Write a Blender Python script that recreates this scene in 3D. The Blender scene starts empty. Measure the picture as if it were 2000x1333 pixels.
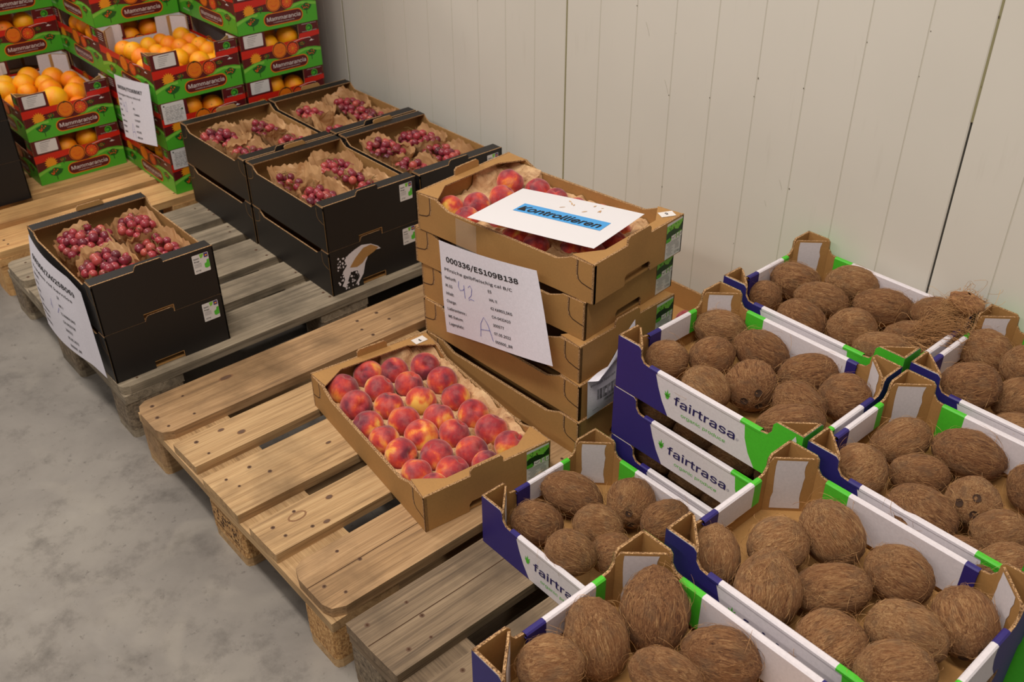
import bpy, bmesh, math, random
from mathutils import Vector, Matrix, noise as mnoise
random.seed(7)
PI = math.pi
S = bpy.context.scene
COL = S.collection

# ------------------------------------------------------------------ camera
cam_data = bpy.data.cameras.new('camera')
cam = bpy.data.objects.new('camera', cam_data)
COL.objects.link(cam)
cam.location = (1.86304, -0.50660, 1.45615)
cam.rotation_euler = (0.986385, 0.006503, 0.850525)
cam_data.sensor_width = 36.0
cam_data.lens = 1903.89 * 36.0 / 2000.0
cam_data.clip_start = 0.05
cam_data.dof.use_dof = True
cam_data.dof.focus_distance = 1.62
cam_data.dof.aperture_fstop = 9.0
S.camera = cam

# ------------------------------------------------------------------ world, lamps, exposure
S.view_settings.view_transform = 'Standard'
S.view_settings.look = 'None'
S.view_settings.gamma = 1.0
S.view_settings.use_curve_mapping = False
S.view_settings.exposure = 0.0
world = bpy.data.worlds.new('hall_light'); S.world = world
world.use_nodes = True
bg = world.node_tree.nodes['Background']
bg.inputs[0].default_value = (1.0, 0.94, 0.88, 1)
bg.inputs[1].default_value = 0.215

def area_lamp(name, loc, target, sx, sy, power, col):
    d = bpy.data.lights.new(name, 'AREA'); d.shape = 'RECTANGLE'; d.size = sx; d.size_y = sy
    d.energy = power; d.color = col
    o = bpy.data.objects.new(name, d); COL.objects.link(o)
    o.location = loc
    v = Vector(target) - Vector(loc)
    o.rotation_euler = v.to_track_quat('-Z', 'Y').to_euler()
    return o
WARM = (1.0, 0.915, 0.83)
area_lamp('ceiling_lamp_a', (1.3, -0.5, 3.8), (1.3, -0.5, 0), 2.4, 0.30, 94, WARM)
area_lamp('ceiling_lamp_b', (-2.6, -0.5, 3.5), (-2.3, -0.1, 0), 1.8, 0.30, 74, WARM)
area_lamp('ceiling_lamp_c', (1.0, -3.4, 3.9), (1.0, -3.4, 0), 3.5, 0.35, 74, WARM)

# ------------------------------------------------------------------ node helpers
class NT:
    def __init__(self, name):
        self.m = bpy.data.materials.new(name); self.m.use_nodes = True
        self.t = self.m.node_tree
        self.b = self.t.nodes['Principled BSDF']
    def n(self, typ, **kw):
        nd = self.t.nodes.new(typ)
        for k, v in kw.items():
            if k in nd.inputs.keys(): self.put(nd, k, v)
            else: setattr(nd, k, v)
        return nd
    def put(self, nd, k, v):
        i = nd.inputs[k]
        if isinstance(v, bpy.types.NodeSocket): self.t.links.new(v, i)
        else: i.default_value = v
    def coord(self, rnd=True):
        c = self.n('ShaderNodeTexCoord').outputs['Object']
        if not rnd: return c
        r = self.n('ShaderNodeObjectInfo').outputs['Random']
        m = self.n('ShaderNodeMath', operation='MULTIPLY'); self.put(m, 0, r) if False else self.t.links.new(r, m.inputs[0]); m.inputs[1].default_value = 37.0
        a = self.n('ShaderNodeVectorMath', operation='ADD')
        self.t.links.new(c, a.inputs[0]); self.t.links.new(m.outputs[0], a.inputs[1])
        return a.outputs[0]
    def noise(self, vec, scale, sc=(1, 1, 1), detail=4, rough=.55, dist=0.0):
        mp = self.n('ShaderNodeMapping', Vector=vec, Scale=sc)
        return self.n('ShaderNodeTexNoise', Vector=mp.outputs[0], Scale=scale, Detail=detail, Roughness=rough, Distortion=dist).outputs['Fac']
    def ramp(self, fac, stops):
        r = self.n('ShaderNodeValToRGB'); self.t.links.new(fac, r.inputs[0])
        e = r.color_ramp.elements
        while len(e) < len(stops): e.new(0.5)
        for el, (p, c) in zip(e, stops):
            el.position = p; el.color = (*c, 1) if len(c) == 3 else c
        return r.outputs[0]
    def mix(self, fac, a, b, mode='MIX'):
        x = self.n('ShaderNodeMix', data_type='RGBA', blend_type=mode)
        for i, v in ((0, fac), (6, a), (7, b)):
            if isinstance(v, bpy.types.NodeSocket): self.t.links.new(v, x.inputs[i])
            else: x.inputs[i].default_value = v if i == 0 else (*v, 1)
        return x.outputs[2]
    def math(self, op, a, b=0.0, clamp=False):
        x = self.n('ShaderNodeMath', operation=op, use_clamp=clamp)
        for i, v in ((0, a), (1, b)):
            if isinstance(v, bpy.types.NodeSocket): self.t.links.new(v, x.inputs[i])
            else: x.inputs[i].default_value = v
        return x.outputs[0]
    def bump(self, h, strength, dist=0.002):
        x = self.n('ShaderNodeBump', Strength=strength, Distance=dist, Height=h)
        self.t.links.new(x.outputs[0], self.b.inputs['Normal'])
    def out(self, col=None, rough=None, **kw):
        if col is not None: self.put(self.b, 'Base Color', col if isinstance(col, bpy.types.NodeSocket) else (*col, 1))
        if rough is not None: self.put(self.b, 'Roughness', rough)
        for k, v in kw.items(): self.put(self.b, k.replace('_', ' '), v)
        return self.m

def srgb(r, g, b):
    f = lambda c: (c / 255) / 12.92 if c / 255 <= .04045 else ((c / 255 + .055) / 1.055) ** 2.4
    return (f(r), f(g), f(b))

def flat(name, col, rough=.6, **kw):
    return NT(name).out(col, rough, **kw)

def carton(name, col, rough=.75, var=.12, flute=.25):
    q = NT(name); v = q.coord()
    n = q.noise(v, 9, detail=5)
    c = q.ramp(n, [(.25, tuple(x * (1 - var) for x in col)), (.75, tuple(min(1, x * (1 + var)) for x in col))])
    f = q.noise(v, 240, detail=2)
    c2 = q.mix(.18, c, q.ramp(f, [(.3, tuple(x * .7 for x in col)), (.7, tuple(min(1, x * 1.2) for x in col))]))
    q.bump(n, flute, .003)
    return q.out(c2, rough)

def wood(name, dark, mid, light, grey=0.0, rough=.75, stain=.5):
    q = NT(name); v = q.coord()
    g = q.noise(v, 1, (38, 1.7, 38), 6, .62, 1.6)
    base = q.ramp(g, [(.30, dark), (.47, mid), (.68, light)])
    fine = q.noise(v, 1, (420, 7, 420), 3, .6)
    c = q.mix(.34, base, q.ramp(fine, [(.35, tuple(x * .45 for x in mid)), (.62, light)]))
    st = q.noise(v, 6, detail=5)
    c = q.mix(q.ramp(st, [(.48, (0, 0, 0)), (.72, (stain,) * 3)]), c, tuple(x * .42 for x in mid))
    h = q.math('ADD', q.math('MULTIPLY', g, .6), q.math('MULTIPLY', fine, .6))
    q.bump(h, .45, .002)
    return q.out(c, rough)

M = {}
M['kraft'] = carton('kraft_board', srgb(171, 127, 72))
M['kraft_edge'] = None
q = NT('corrugated_edge'); v = q.coord(False)
e1 = q.noise(v, 420, detail=2, rough=.7)
M['kraft_edge'] = q.out(q.ramp(e1, [(.36, srgb(92, 64, 40)), (.50, srgb(156, 118, 78)), (.66, srgb(204, 166, 120))]), .9)
M['white'] = carton('white_print', srgb(224, 217, 222), .5, .03, .12)
M['patch'] = carton('peeled_white_liner', srgb(216, 209, 213), .85, .05, .3)
M['blue'] = carton('blue_print', srgb(44, 34, 112), .5, .06, .1)
M['green'] = carton('green_print', srgb(76, 192, 44), .5, .05, .1)
M['navy_ink'] = flat('navy_ink', srgb(38, 32, 92), .55)
M['green_ink'] = flat('green_ink', srgb(84, 186, 52), .55)
M['grey_ink'] = flat('grey_ink', srgb(95, 92, 98), .6)
M['black_ink'] = flat('black_ink', srgb(22, 20, 22), .6)
M['pen_ink'] = flat('blue_pen_ink', srgb(62, 72, 170), .6)
M['black_board'] = carton('black_board', srgb(25, 22, 22), .5, .10, .12)
M['paper'] = carton('white_paper', srgb(226, 222, 232), .65, .02, .1)
M['film'] = flat('laminated_sheet', srgb(226, 224, 228), .28)
M['sky_blue'] = flat('sky_blue_print', srgb(66, 158, 226), .3)
M['maroon'] = carton('maroon_print', srgb(92, 22, 26), .38, .06, .08)
M['red_print'] = flat('red_print', srgb(204, 36, 22), .38)
M['leaf_print'] = flat('grass_green_print', srgb(78, 172, 44), .38)
M['leaf_light'] = flat('light_green_print', srgb(128, 196, 70), .38)
M['leaf_dark'] = flat('dark_green_print', srgb(26, 92, 34), .4)
M['orange_print'] = flat('orange_print', srgb(226, 118, 24), .38)
M['slice_print'] = flat('red_slice_print', srgb(220, 66, 34), .38)
M['sun_print'] = flat('sun_yellow_print', srgb(234, 152, 32), .38)
M['white_print'] = flat('white_ink', srgb(232, 226, 222), .45)
M['sticker'] = flat('white_sticker', srgb(218, 214, 212), .4)
M['purple'] = flat('purple_print', srgb(74, 50, 120), .4)
M['rind_print'] = flat('dark_leaf_print', srgb(24, 52, 22), .35)
M['seam'] = flat('carton_seam', srgb(70, 44, 22), .9)
M['tape'] = NT('clear_tape').out((.9, .86, .8), .10, Alpha=.13)
# brown paper of the grape bags
q = NT('brown_bag_paper'); v = q.coord()
n1 = q.noise(v, 14, detail=4)
c = q.ramp(n1, [(.3, srgb(168, 122, 78)), (.7, srgb(206, 164, 116))])
q.bump(n1, .6, .006)
M['bag'] = q.out(c, .6)
q = NT('crumpled_tissue'); v = q.coord()
n1 = q.noise(v, 26, detail=3, dist=.8)
c = q.ramp(n1, [(.3, srgb(182, 140, 98)), (.7, srgb(220, 184, 138))])
q.bump(n1, .9, .008)
M['tissue'] = q.out(c, .75)
# woods
M['pine'] = wood('new_pine', srgb(116, 86, 54), srgb(180, 143, 98), srgb(204, 170, 124), stain=.8)
M['pine2'] = wood('worn_pine', srgb(98, 72, 48), srgb(162, 126, 86), srgb(190, 154, 112), stain=1.0)
M['orange_pine'] = wood('amber_pine', srgb(160, 104, 56), srgb(206, 156, 98), srgb(226, 182, 122), stain=.5)
M['grey_wood'] = wood('weathered_grey_wood', srgb(78, 68, 56), srgb(136, 122, 101), srgb(170, 155, 132), stain=.9)
M['brown_grey_wood'] = wood('aged_brown_wood', srgb(70, 55, 42), srgb(122, 101, 78), srgb(152, 130, 103), stain=.9)
q = NT('chipboard'); v = q.coord()
n1 = q.noise(v, 170, (1, 1, .6), 3, .7)
q.bump(n1, .8, .003)
M['chip'] = q.out(q.ramp(n1, [(.3, srgb(120, 82, 46)), (.5, srgb(186, 140, 86)), (.7, srgb(220, 180, 124))]), .9)
q = NT('grey_block'); v = q.coord()
n1 = q.noise(v, 90, detail=4, rough=.7)
q.bump(n1, .8, .003)
M['greyblock'] = q.out(q.ramp(n1, [(.3, srgb(74, 62, 50)), (.7, srgb(150, 132, 108))]), .9)
M['nail'] = flat('rusty_nail', srgb(98, 72, 54), .7)
M['knot'] = flat('wood_knot', srgb(134, 96, 64), .8)
# concrete
q = NT('concrete'); v = q.coord(False)
a = q.noise(v, 1.7, detail=8, rough=.62, dist=.4)
b = q.noise(v, 9, detail=8, rough=.7)
d = q.noise(v, 46, detail=3, rough=.7)
c = q.ramp(a, [(.30, srgb(100, 95, 89)), (.5, srgb(127, 121, 114)), (.72, srgb(146, 140, 131))])
c = q.mix(q.ramp(b, [(.52, (0, 0, 0)), (.70, (.7,) * 3)]), c, srgb(84, 79, 74))
c = q.mix(q.ramp(d, [(.62, (0, 0, 0)), (.72, (.6,) * 3)]), c, srgb(74, 68, 62))
e = q.noise(v, 5, (1, 1, 1), 2, .5, 1.2)
c = q.mix(q.ramp(e, [(.58, (0, 0, 0)), (.70, (.35,) * 3)]), c, srgb(152, 145, 134))
q.bump(b, .12, .004)
M['concrete'] = q.out(c, q.ramp(b, [(.3, (.42,) * 3), (.7, (.72,) * 3)]))
# wall panel
q = NT('coated_steel_panel'); v = q.coord(False)
n1 = q.noise(v, 1.3, detail=5)
n2 = q.noise(v, 30, (1, 1, .12), 3, .6)
c = q.ramp(n1, [(.3, srgb(219, 214, 203)), (.7, srgb(228, 223, 212))])
c = q.mix(q.ramp(n2, [(.62, (0, 0, 0)), (.8, (.25,) * 3)]), c, srgb(182, 174, 158))
q.bump(n1, .1, .01)
M['panel'] = q.out(c, .42)
M['groove'] = flat('groove_tone', srgb(204, 199, 185), .8)  # slightly darker than the panel faces, also used for scuffs
M['sealant'] = flat('olive_joint_sealant', srgb(146, 140, 104), .7)
M['gap'] = flat('dark_joint', srgb(60, 58, 52), .8)
M['speck'] = flat('grime_speck', srgb(88, 74, 56), .9)
# fruit
def fruit_peach():
    q = NT('peach_skin'); v = q.coord(True); o = q.coord(False)
    sx = q.n('ShaderNodeSeparateXYZ', Vector=o)
    rnd = q.n('ShaderNodeObjectInfo').outputs['Random']
    n = q.noise(v, .95, (1, 1, 1), 2, .5, .3)
    s = q.noise(v, 1, (9, 9, 2.2), 4, .65, .6)
    up = q.math('MULTIPLY', sx.outputs[2], .15)
    f = q.math('ADD', q.math('ADD', n, up), q.math('MULTIPLY', q.math('SUBTRACT', s, .5), .18))
    f = q.math('ADD', f, q.math('MULTIPLY', q.math('SUBTRACT', rnd, .5), .12))
    c = q.ramp(f, [(.32, srgb(240, 186, 84)), (.41, srgb(232, 134, 58)), (.50, srgb(206, 70, 50)), (.61, srgb(174, 48, 54)), (.78, srgb(114, 42, 58))])
    fz = q.noise(v, 2.0, detail=4)
    c = q.mix(q.ramp(fz, [(.45, (0, 0, 0)), (.8, (.42,) * 3)]), c, srgb(196, 132, 124))
    q.bump(q.noise(v, 60, detail=2), .05, .002)
    return q.out(c, .62, Sheen_Weight=.45, Sheen_Roughness=.45, Sheen_Tint=(.95, .8, .74, 1), Specular_IOR_Level=.3)
M['peach'] = fruit_peach()
M['stem_hole'] = flat('peach_stem_scar', srgb(84, 52, 34), .9)
q = NT('orange_peel'); v = q.coord(True); rnd = q.n('ShaderNodeObjectInfo').outputs['Random']
n = q.noise(v, 1.3, detail=3)
f = q.math('ADD', n, q.math('MULTIPLY', q.math('SUBTRACT', rnd, .5), .5))
c = q.ramp(f, [(.25, srgb(252, 182, 12)), (.5, srgb(252, 156, 8)), (.8, srgb(244, 124, 8))])
q.bump(q.noise(v, 38, detail=2), .25, .004)
M['orange'] = q.out(c, .42)
M['calyx'] = flat('orange_calyx', srgb(112, 118, 48), .8)
q = NT('grape_skin'); v = q.coord(True); rnd = q.n('ShaderNodeObjectInfo').outputs['Random']
c = q.ramp(rnd, [(0, srgb(104, 28, 44)), (.35, srgb(136, 36, 52)), (.7, srgb(164, 52, 60)), (.88, srgb(184, 84, 70)), (1, srgb(78, 22, 44))])
c = q.mix(q.ramp(q.noise(v, 1.6, detail=4), [(.45, (0, 0, 0)), (.8, (.4,) * 3)]), c, srgb(172, 112, 124))
M['grape'] = q.out(c, .30, Specular_IOR_Level=.5)
M['stem'] = flat('grape_stem', srgb(120, 92, 46), .8)
q = NT('coconut_husk'); v = q.coord(True); rnd = q.n('ShaderNodeObjectInfo').outputs['Random']
w = q.noise(v, 1, (1.4, 8, 8), 6, .68, 1.5)
w2 = q.noise(v, 1, (5, 42, 42), 3, .7, 1.0)
bl = q.noise(v, 1.2, detail=3)
f = q.math('ADD', q.math('MULTIPLY', w, .55), q.math('MULTIPLY', w2, .5))
f = q.math('ADD', f, q.math('MULTIPLY', q.math('SUBTRACT', rnd, .5), .07))
c = q.ramp(f, [(.36, srgb(72, 42, 24)), (.44, srgb(134, 86, 50)), (.53, srgb(178, 126, 80)), (.66, srgb(224, 178, 124))])
c = q.mix(q.ramp(bl, [(.48, (0, 0, 0)), (.72, (.5,) * 3)]), c, srgb(150, 96, 54))
c = q.mix(q.ramp(q.noise(v, 2.2, detail=3), [(.50, (0, 0, 0)), (.70, (.5,) * 3)]), c, srgb(128, 100, 74))
q.bump(f, .8, .018)
M['husk'] = q.out(c, .88)
q = NT('coconut_fibre'); rnd = q.n('ShaderNodeTexCoord').outputs['Object']
M['fibre'] = q.out(q.ramp(q.noise(rnd, 3.0, detail=2), [(.3, srgb(134, 90, 52)), (.55, srgb(188, 140, 90)), (.75, srgb(228, 188, 132))]), .7)
M['eye'] = flat('coconut_eye', srgb(62, 42, 30), .95)

# ------------------------------------------------------------------ mesh builder
class MB:
    def __init__(s): s.v = []; s.f = []; s.m = []; s.sm = []; s.mats = []
    def mi(s, m):
        m = M[m] if isinstance(m, str) else m
        if m not in s.mats: s.mats.append(m)
        return s.mats.index(m)
    def add(s, vs, fs, m, smooth=False):
        o = len(s.v); s.v += [tuple(p) for p in vs]
        k = s.mi(m)
        for f in fs: s.f.append([i + o for i in f]); s.m.append(k); s.sm.append(smooth)
    def box(s, x0, x1, y0, y1, z0, z1, m):
        v = [(x, y, z) for z in (z0, z1) for y in (y0, y1) for x in (x0, x1)]
        s.add(v, [(0, 2, 3, 1), (4, 5, 7, 6), (0, 1, 5, 4), (2, 6, 7, 3), (0, 4, 6, 2), (1, 3, 7, 5)], m)
    def panel(s, out, F, t, mf, mb=None, me=None):
        """outline (u,v) counter-clockwise seen from the front; F(u,v,w) -> xyz; front face at w=0, back at w=-t"""
        n = len(out); mb = mb or mf; me = me or mf
        a = [F(u, v, 0) for u, v in out]; b = [F(u, v, -t) for u, v in out]
        s.add(a, [list(range(n))], mf); s.add(b, [list(range(n))[::-1]], mb)
        s.add(a + b, [(i, i + n, (i + 1) % n + n, (i + 1) % n) for i in range(n)], me)
    def poly(s, pts, F, w, m): s.add([F(u, v, w) for u, v in pts], [list(range(len(pts)))], m)
    def tube(s, path, r, m, n=4, smooth=True):
        rings = []
        for i, p in enumerate(path):
            a = Vector(path[max(0, i - 1)]); b = Vector(path[min(len(path) - 1, i + 1)])
            d = (b - a).normalized() if (b - a).length > 1e-9 else Vector((0, 0, 1))
            x = d.orthogonal().normalized(); y = d.cross(x)
            rr = r[i] if isinstance(r, (list, tuple)) else r
            rings.append([tuple(Vector(p) + (x * math.cos(2 * PI * k / n) + y * math.sin(2 * PI * k / n)) * rr) for k in range(n)])
        vs = [p for g in rings for p in g]
        fs = [(i * n + k, i * n + (k + 1) % n, (i + 1) * n + (k + 1) % n, (i + 1) * n + k) for i in range(len(path) - 1) for k in range(n)]
        s.add(vs, fs, m, smooth)
    def mesh(s, name):
        me = bpy.data.meshes.new(name); me.from_pydata(s.v, [], s.f)
        for m in s.mats: me.materials.append(m)
        me.polygons.foreach_set('material_index', s.m); me.polygons.foreach_set('use_smooth', s.sm)
        me.update(); return me
    def build(s, name, parent=None, loc=None, rot=None, kind=None):
        return link(name, s.mesh(name), parent, loc, rot, kind)

def link(name, data, parent=None, loc=None, rot=None, kind=None):
    o = bpy.data.objects.new(name, data); COL.objects.link(o)
    if parent is not None: o.parent = parent
    if loc is not None: o.location = loc
    if rot is not None: o.rotation_euler = rot
    if kind: o['kind'] = kind
    return o
def tag(o, label, cat, group=None):
    o['label'] = label; o['category'] = cat
    if group: o['group'] = group
    return o
def empty(name, loc=(0, 0, 0), rz=0): return link(name, None, None, loc, (0, 0, rz))
KIDS = {}
def copy_tree(o, parent=None):
    c = o.copy(); COL.objects.link(c)
    if parent is not None: c.parent = parent
    for ch in list(o.children): copy_tree(ch, c)
    return c
def put(proto, used, loc, rz, label, cat, group=None):
    if proto.name in used: o = copy_tree(proto)
    else: used.add(proto.name); o = proto
    o.location = loc; o.rotation_euler = (0, 0, rz)
    return tag(o, label, cat, group)
USED = set()

FONT = SANS = None
try:
    FONT = bpy.data.fonts.load(bpy.utils.system_resource('DATAFILES', path='fonts') + '/Inter.woff2')   # Blender's own bundled typeface
    SANS = bpy.data.fonts.load(bpy.utils.system_resource('DATAFILES', path='fonts') + '/Noto Sans CJK Regular.woff2')
except Exception:
    pass
_tc = {}
def text_geo(s, bold=0.0, shear=0.0, spacing=1.0, sans=False):
    """flat outline of a line of text, unit height 1, origin at its lower corner; returns verts, faces, width"""
    k = (s, bold, shear, spacing, sans)
    if k in _tc: return _tc[k]
    c = bpy.data.curves.new('t', 'FONT'); c.body = s; c.size = 1.0; c.offset = bold; c.shear = shear; c.space_character = spacing
    c.resolution_u = 3
    f_ = SANS if sans else FONT
    if f_: c.font = f_
    o = bpy.data.objects.new('t', c); COL.objects.link(o)
    me = bpy.data.meshes.new_from_object(o)
    vs = [(p.co.x, p.co.y) for p in me.vertices]; fs = [tuple(p.vertices) for p in me.polygons]
    bpy.data.objects.remove(o); bpy.data.curves.remove(c); bpy.data.meshes.remove(me)
    w = max([a for a, b in vs] or [1])
    _tc[k] = (vs, fs, w); return _tc[k]
def put_text(mb, s, F, u, v, size, m, w=.0004, width=None, rot=0.0, bold=0.0, shear=0.0, align='l', spacing=1.0, squash=None, sans=False, heavy=0.0):
    vs, fs, tw = text_geo(s, bold, shear, spacing, sans)
    sx = size if width is None else width / tw
    if squash: sx = size * squash
    off = {'l': 0, 'c': tw * sx / 2, 'r': tw * sx}[align]
    ca, sa = math.cos(rot), math.sin(rot)
    for k, (ox, oy) in enumerate(((0, 0), (1, .3), (-1, -.3), (.3, 1), (-.3, -1)) if heavy else ((0, 0),)):
        pts = []
        for a, b in vs:
            x = a * sx - off + ox * heavy * size; y = b * size + oy * heavy * size
            pts.append(F(u + x * ca - y * sa, v + x * sa + y * ca, w + k * .00004))
        mb.add(pts, fs, m)
def ribbon(mb, pts, wd, F, w, m):
    n = len(pts); L = []; R_ = []
    for i in range(n):
        a = pts[max(0, i - 1)]; b = pts[min(n - 1, i + 1)]
        dx, dy = b[0] - a[0], b[1] - a[1]; l = math.hypot(dx, dy) or 1
        L.append((pts[i][0] - dy / l * wd / 2, pts[i][1] + dx / l * wd / 2)); R_.append((pts[i][0] + dy / l * wd / 2, pts[i][1] - dx / l * wd / 2))
    for i in range(n - 1): mb.poly([L[i], R_[i], R_[i + 1], L[i + 1]], F, w, m)
def ell(cx, cy, rx, ry, n=20, a0=0, a1=2 * PI, rot=0):
    ca, sa = math.cos(rot), math.sin(rot); o = []
    for i in range(n if a1 - a0 >= 2 * PI - 1e-6 else n + 1):
        t = a0 + (a1 - a0) * i / n; x, y = rx * math.cos(t), ry * math.sin(t)
        o.append((cx + x * ca - y * sa, cy + x * sa + y * ca))
    return o
def rrect(x0, y0, x1, y1, r, n=4):
    o = []
    for cx, cy, a in ((x1 - r, y0 + r, -PI / 2), (x1 - r, y1 - r, 0), (x0 + r, y1 - r, PI / 2), (x0 + r, y0 + r, PI)):
        for i in range(n + 1): o.append((cx + r * math.cos(a + PI / 2 * i / n), cy + r * math.sin(a + PI / 2 * i / n)))
    return o

# ================================================================== the hall
WALL_Y = 1.25
mb = MB(); mb.add([(-6, -5, 0), (6, -5, 0), (6, WALL_Y + .1, 0), (-6, WALL_Y + .1, 0)], [(0, 1, 2, 3)], 'concrete')
mb.build('floor', kind='structure')
wall = MB(); wall.add([(-6, WALL_Y + .06, 0), (6, WALL_Y + .06, 0), (6, WALL_Y + .06, 4.2), (-6, WALL_Y + .06, 4.2)], [(0, 1, 2, 3)], 'gap')
wall_back = wall.build('wall_back', kind='structure')
PW, GR = 1.066, 9
def wall_panel():
    b = MB(); st = PW / GR; H0, H1 = 0.0, 4.2
    xs = [(0.0022, -.05, 'panel')]
    pts = [(0.0022, .03), (0.0022, .0015), (0.0045, 0)]
    for k in range(1, GR):
        x = k * st; pts += [(x - .0016, 0), (x - .0006, .0006), (x + .0006, .0006), (x + .0016, 0)]
    pts += [(PW - .0045, 0), (PW - .0022, .0015), (PW - .0022, .03)]
    for i in range(len(pts) - 1):
        (a, da), (c, dc) = pts[i], pts[i + 1]
        gro = abs(da - .0006) < 1e-6 or abs(dc - .0006) < 1e-6
        b.add([(a, da, H0), (c, dc, H0), (c, dc, H1), (a, da, H1)], [(0, 1, 2, 3)], 'groove' if gro else 'panel')
    return b.mesh('wall_panel')
pm = wall_panel()
for k in range(-5, 4):
    link('wall_panel', pm, wall_back, (.064 + PW * k, WALL_Y, 0))
for k in range(-5, 5):
    b = MB(); x = .064 + PW * k
    z0 = .80 if k == 1 else 0
    if k == 1: b.box(x - .0016, x + .0016, WALL_Y + .004, WALL_Y + .02, 0, .80, 'gap')
    b.box(x - .0022, x + .0022, WALL_Y + .0008, WALL_Y + .02, z0, 4.2, 'sealant')
    b.build('joint_sealant', wall_back)
random.seed(3)
b = MB()
for i in range(46):
    gx = .064 + PW / GR * random.randint(-4, 16); z = random.uniform(.25, 1.2); r = random.uniform(.0005, .0014)
    b.poly(ell(gx + random.uniform(-.004, .004), z, r, r * random.uniform(.8, 2.2), 7), lambda u, v, w: (u, WALL_Y - .0004 - w, v), .0002, 'speck')
for cx, cz, l in ((.75, .56, .02), (.72, .50, .012), (.33, .82, .03), (.40, .70, .03)):
    ribbon(b, [(cx, cz), (cx + l * .3, cz - l * .6), (cx + l * .45, cz - l)], .0012, lambda u, v, w: (u, WALL_Y - .0004 - w, v), .0002, 'groove')
b.build('scuff_marks', wall_back, kind='stuff')

# ================================================================== pallets
XB = [(0, .145), (.186, .286), (.3275, .4725), (.514, .614), (.655, .8)]
def board(name, w, l, t, m, parent, loc, rz=0, cut=0.0, seed=0, nails=()):
    rnd = random.Random(seed)
    j = lambda s: rnd.uniform(-s, s)
    out = []
    if cut: out += [(cut * 1.25, 0), (w - cut, 0), (w - cut * .35, cut * .25), (w, cut)]
    else: out += [(0, j(.003)), (w * .5, j(.002)), (w, j(.003))]
    n = 6
    out += [(w + j(.0013), l * i / n) for i in range(1, n)]
    if cut: out += [(w, l - cut), (w - cut, l), (cut, l), (0, l - cut)]
    else: out += [(w, l + j(.003)), (0, l + j(.003))]
    out += [(0 + j(.0013), l * (n - i) / n) for i in range(1, n)]
    if cut: out += [(0, cut * .9), (cut * .4, cut * .3)]
    b = MB(); b.panel(out, lambda u, v, q_: (u, v, t + q_), t, m)
    o = b.build(name, parent, loc, (0, 0, rz))
    md = o.modifiers.new('edge', 'BEVEL'); md.width = .0022; md.segments = 2; md.limit_method = 'ANGLE'; md.angle_limit = .7
    if nails:
        nb = MB()
        for (x, y) in nails:
            r = rnd.uniform(.0034, .0052)
            nb.add([(x + r * math.cos(a) * 1.0, y + r * math.sin(a), t + .0003) for a in [k * PI / 4 for k in range(8)]], [list(range(8))], 'nail')
            nb.add([(x + r * .5 * math.cos(a), y + r * .5 * math.sin(a), t + .0009) for a in [k * PI / 3 for k in range(6)]], [list(range(6))], 'seam')
        nb.build('nail_heads', o, kind='stuff')
    return o
def block(w, d, h, m, parent, loc, seed=0, rnd_=0.012):
    rnd = random.Random(seed)
    b = MB(); out = rrect(0, 0, w, d, rnd_, 3)
    b.panel(out, lambda u, v, q_: (u, v, h + q_), h, m)
    o = b.build('spacer_block', parent, loc)
    md = o.modifiers.new('edge', 'BEVEL'); md.width = .003; md.segments = 1; md.limit_method = 'ANGLE'; md.angle_limit = .7
    return o
def pallet(x0, y0, label, wood_top, wood_low, blocks, cut, seed, yoff=(0, 0, 0, 0, 0), xoff=(0, 0, 0, 0, 0)):
    r = empty('wooden_pallet', (x0, y0, 0)); tag(r, label, 'pallet', 'wooden pallets standing side by side')
    rnd = random.Random(seed)
    for i, (a, c) in enumerate(XB):
        w = c - a; na = []
        for yy in (.035, .10, .57, .63, 1.09, 1.16):
            for xx in ((.03, .075, .115) if w > .12 else (.03, .07)):
                if rnd.random() < .8: na.append((xx + rnd.uniform(-.01, .01), yy + rnd.uniform(-.015, .015)))
        board('deck_board', w, 1.2 + rnd.uniform(-.004, .004), .022, wood_top[i % len(wood_top)], r, (a + xoff[i], yoff[i], .122), 0,
              cut if i in (0, 4) else 0, seed * 10 + i, na)
    for k, yy in enumerate((0, .5275, 1.055)):
        board('cross_board', .145, .8, .022, wood_low, r, (0, yy + .145, .0999), -PI / 2, 0, seed * 10 + 20 + k)
    for k, yy in enumerate((0, .5275, 1.055)):
        for c, (xx, w) in enumerate(((0, .1), (.3275, .145), (.7, .1))):
            block(w, .145, .0775, blocks[c], r, (xx, yy, .0222), seed * 10 + 30 + k * 3 + c)
    for c, (xx, w) in enumerate(((0, .1), (.3275, .145), (.7, .1))):
        board('bottom_board', w, 1.2, .022, wood_low, r, (xx, 0, 0), 0, .012, seed * 10 + 50 + c)
    return r
P_PEACH = pallet(0.0, 0.0, 'pale new-wood pallet under the kraft peach boxes, its boards half bare', ['pine2', 'pine', 'pine', 'pine', 'pine2'], 'pine', ['pine2', 'chip', 'chip'], .030, 3, (-.006, .004, 0, 0, .003))
P_GRAPE = pallet(-.875, 0.0, 'weathered grey pallet under the black grape crates', ['grey_wood'], 'grey_wood', ['greyblock'] * 3, .02, 5)
P_ORANGE = pallet(-1.752, 0.0, 'amber-coloured wooden pallet under the orange crates', ['orange_pine'], 'orange_pine', ['orange_pine'] * 3, .012, 7)
P_COCO = pallet(.832, .012, 'brownish grey old pallet under the coconut crates', ['brown_grey_wood'], 'brown_grey_wood', ['greyblock', 'greyblock', 'greyblock'], 0, 9)
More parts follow.
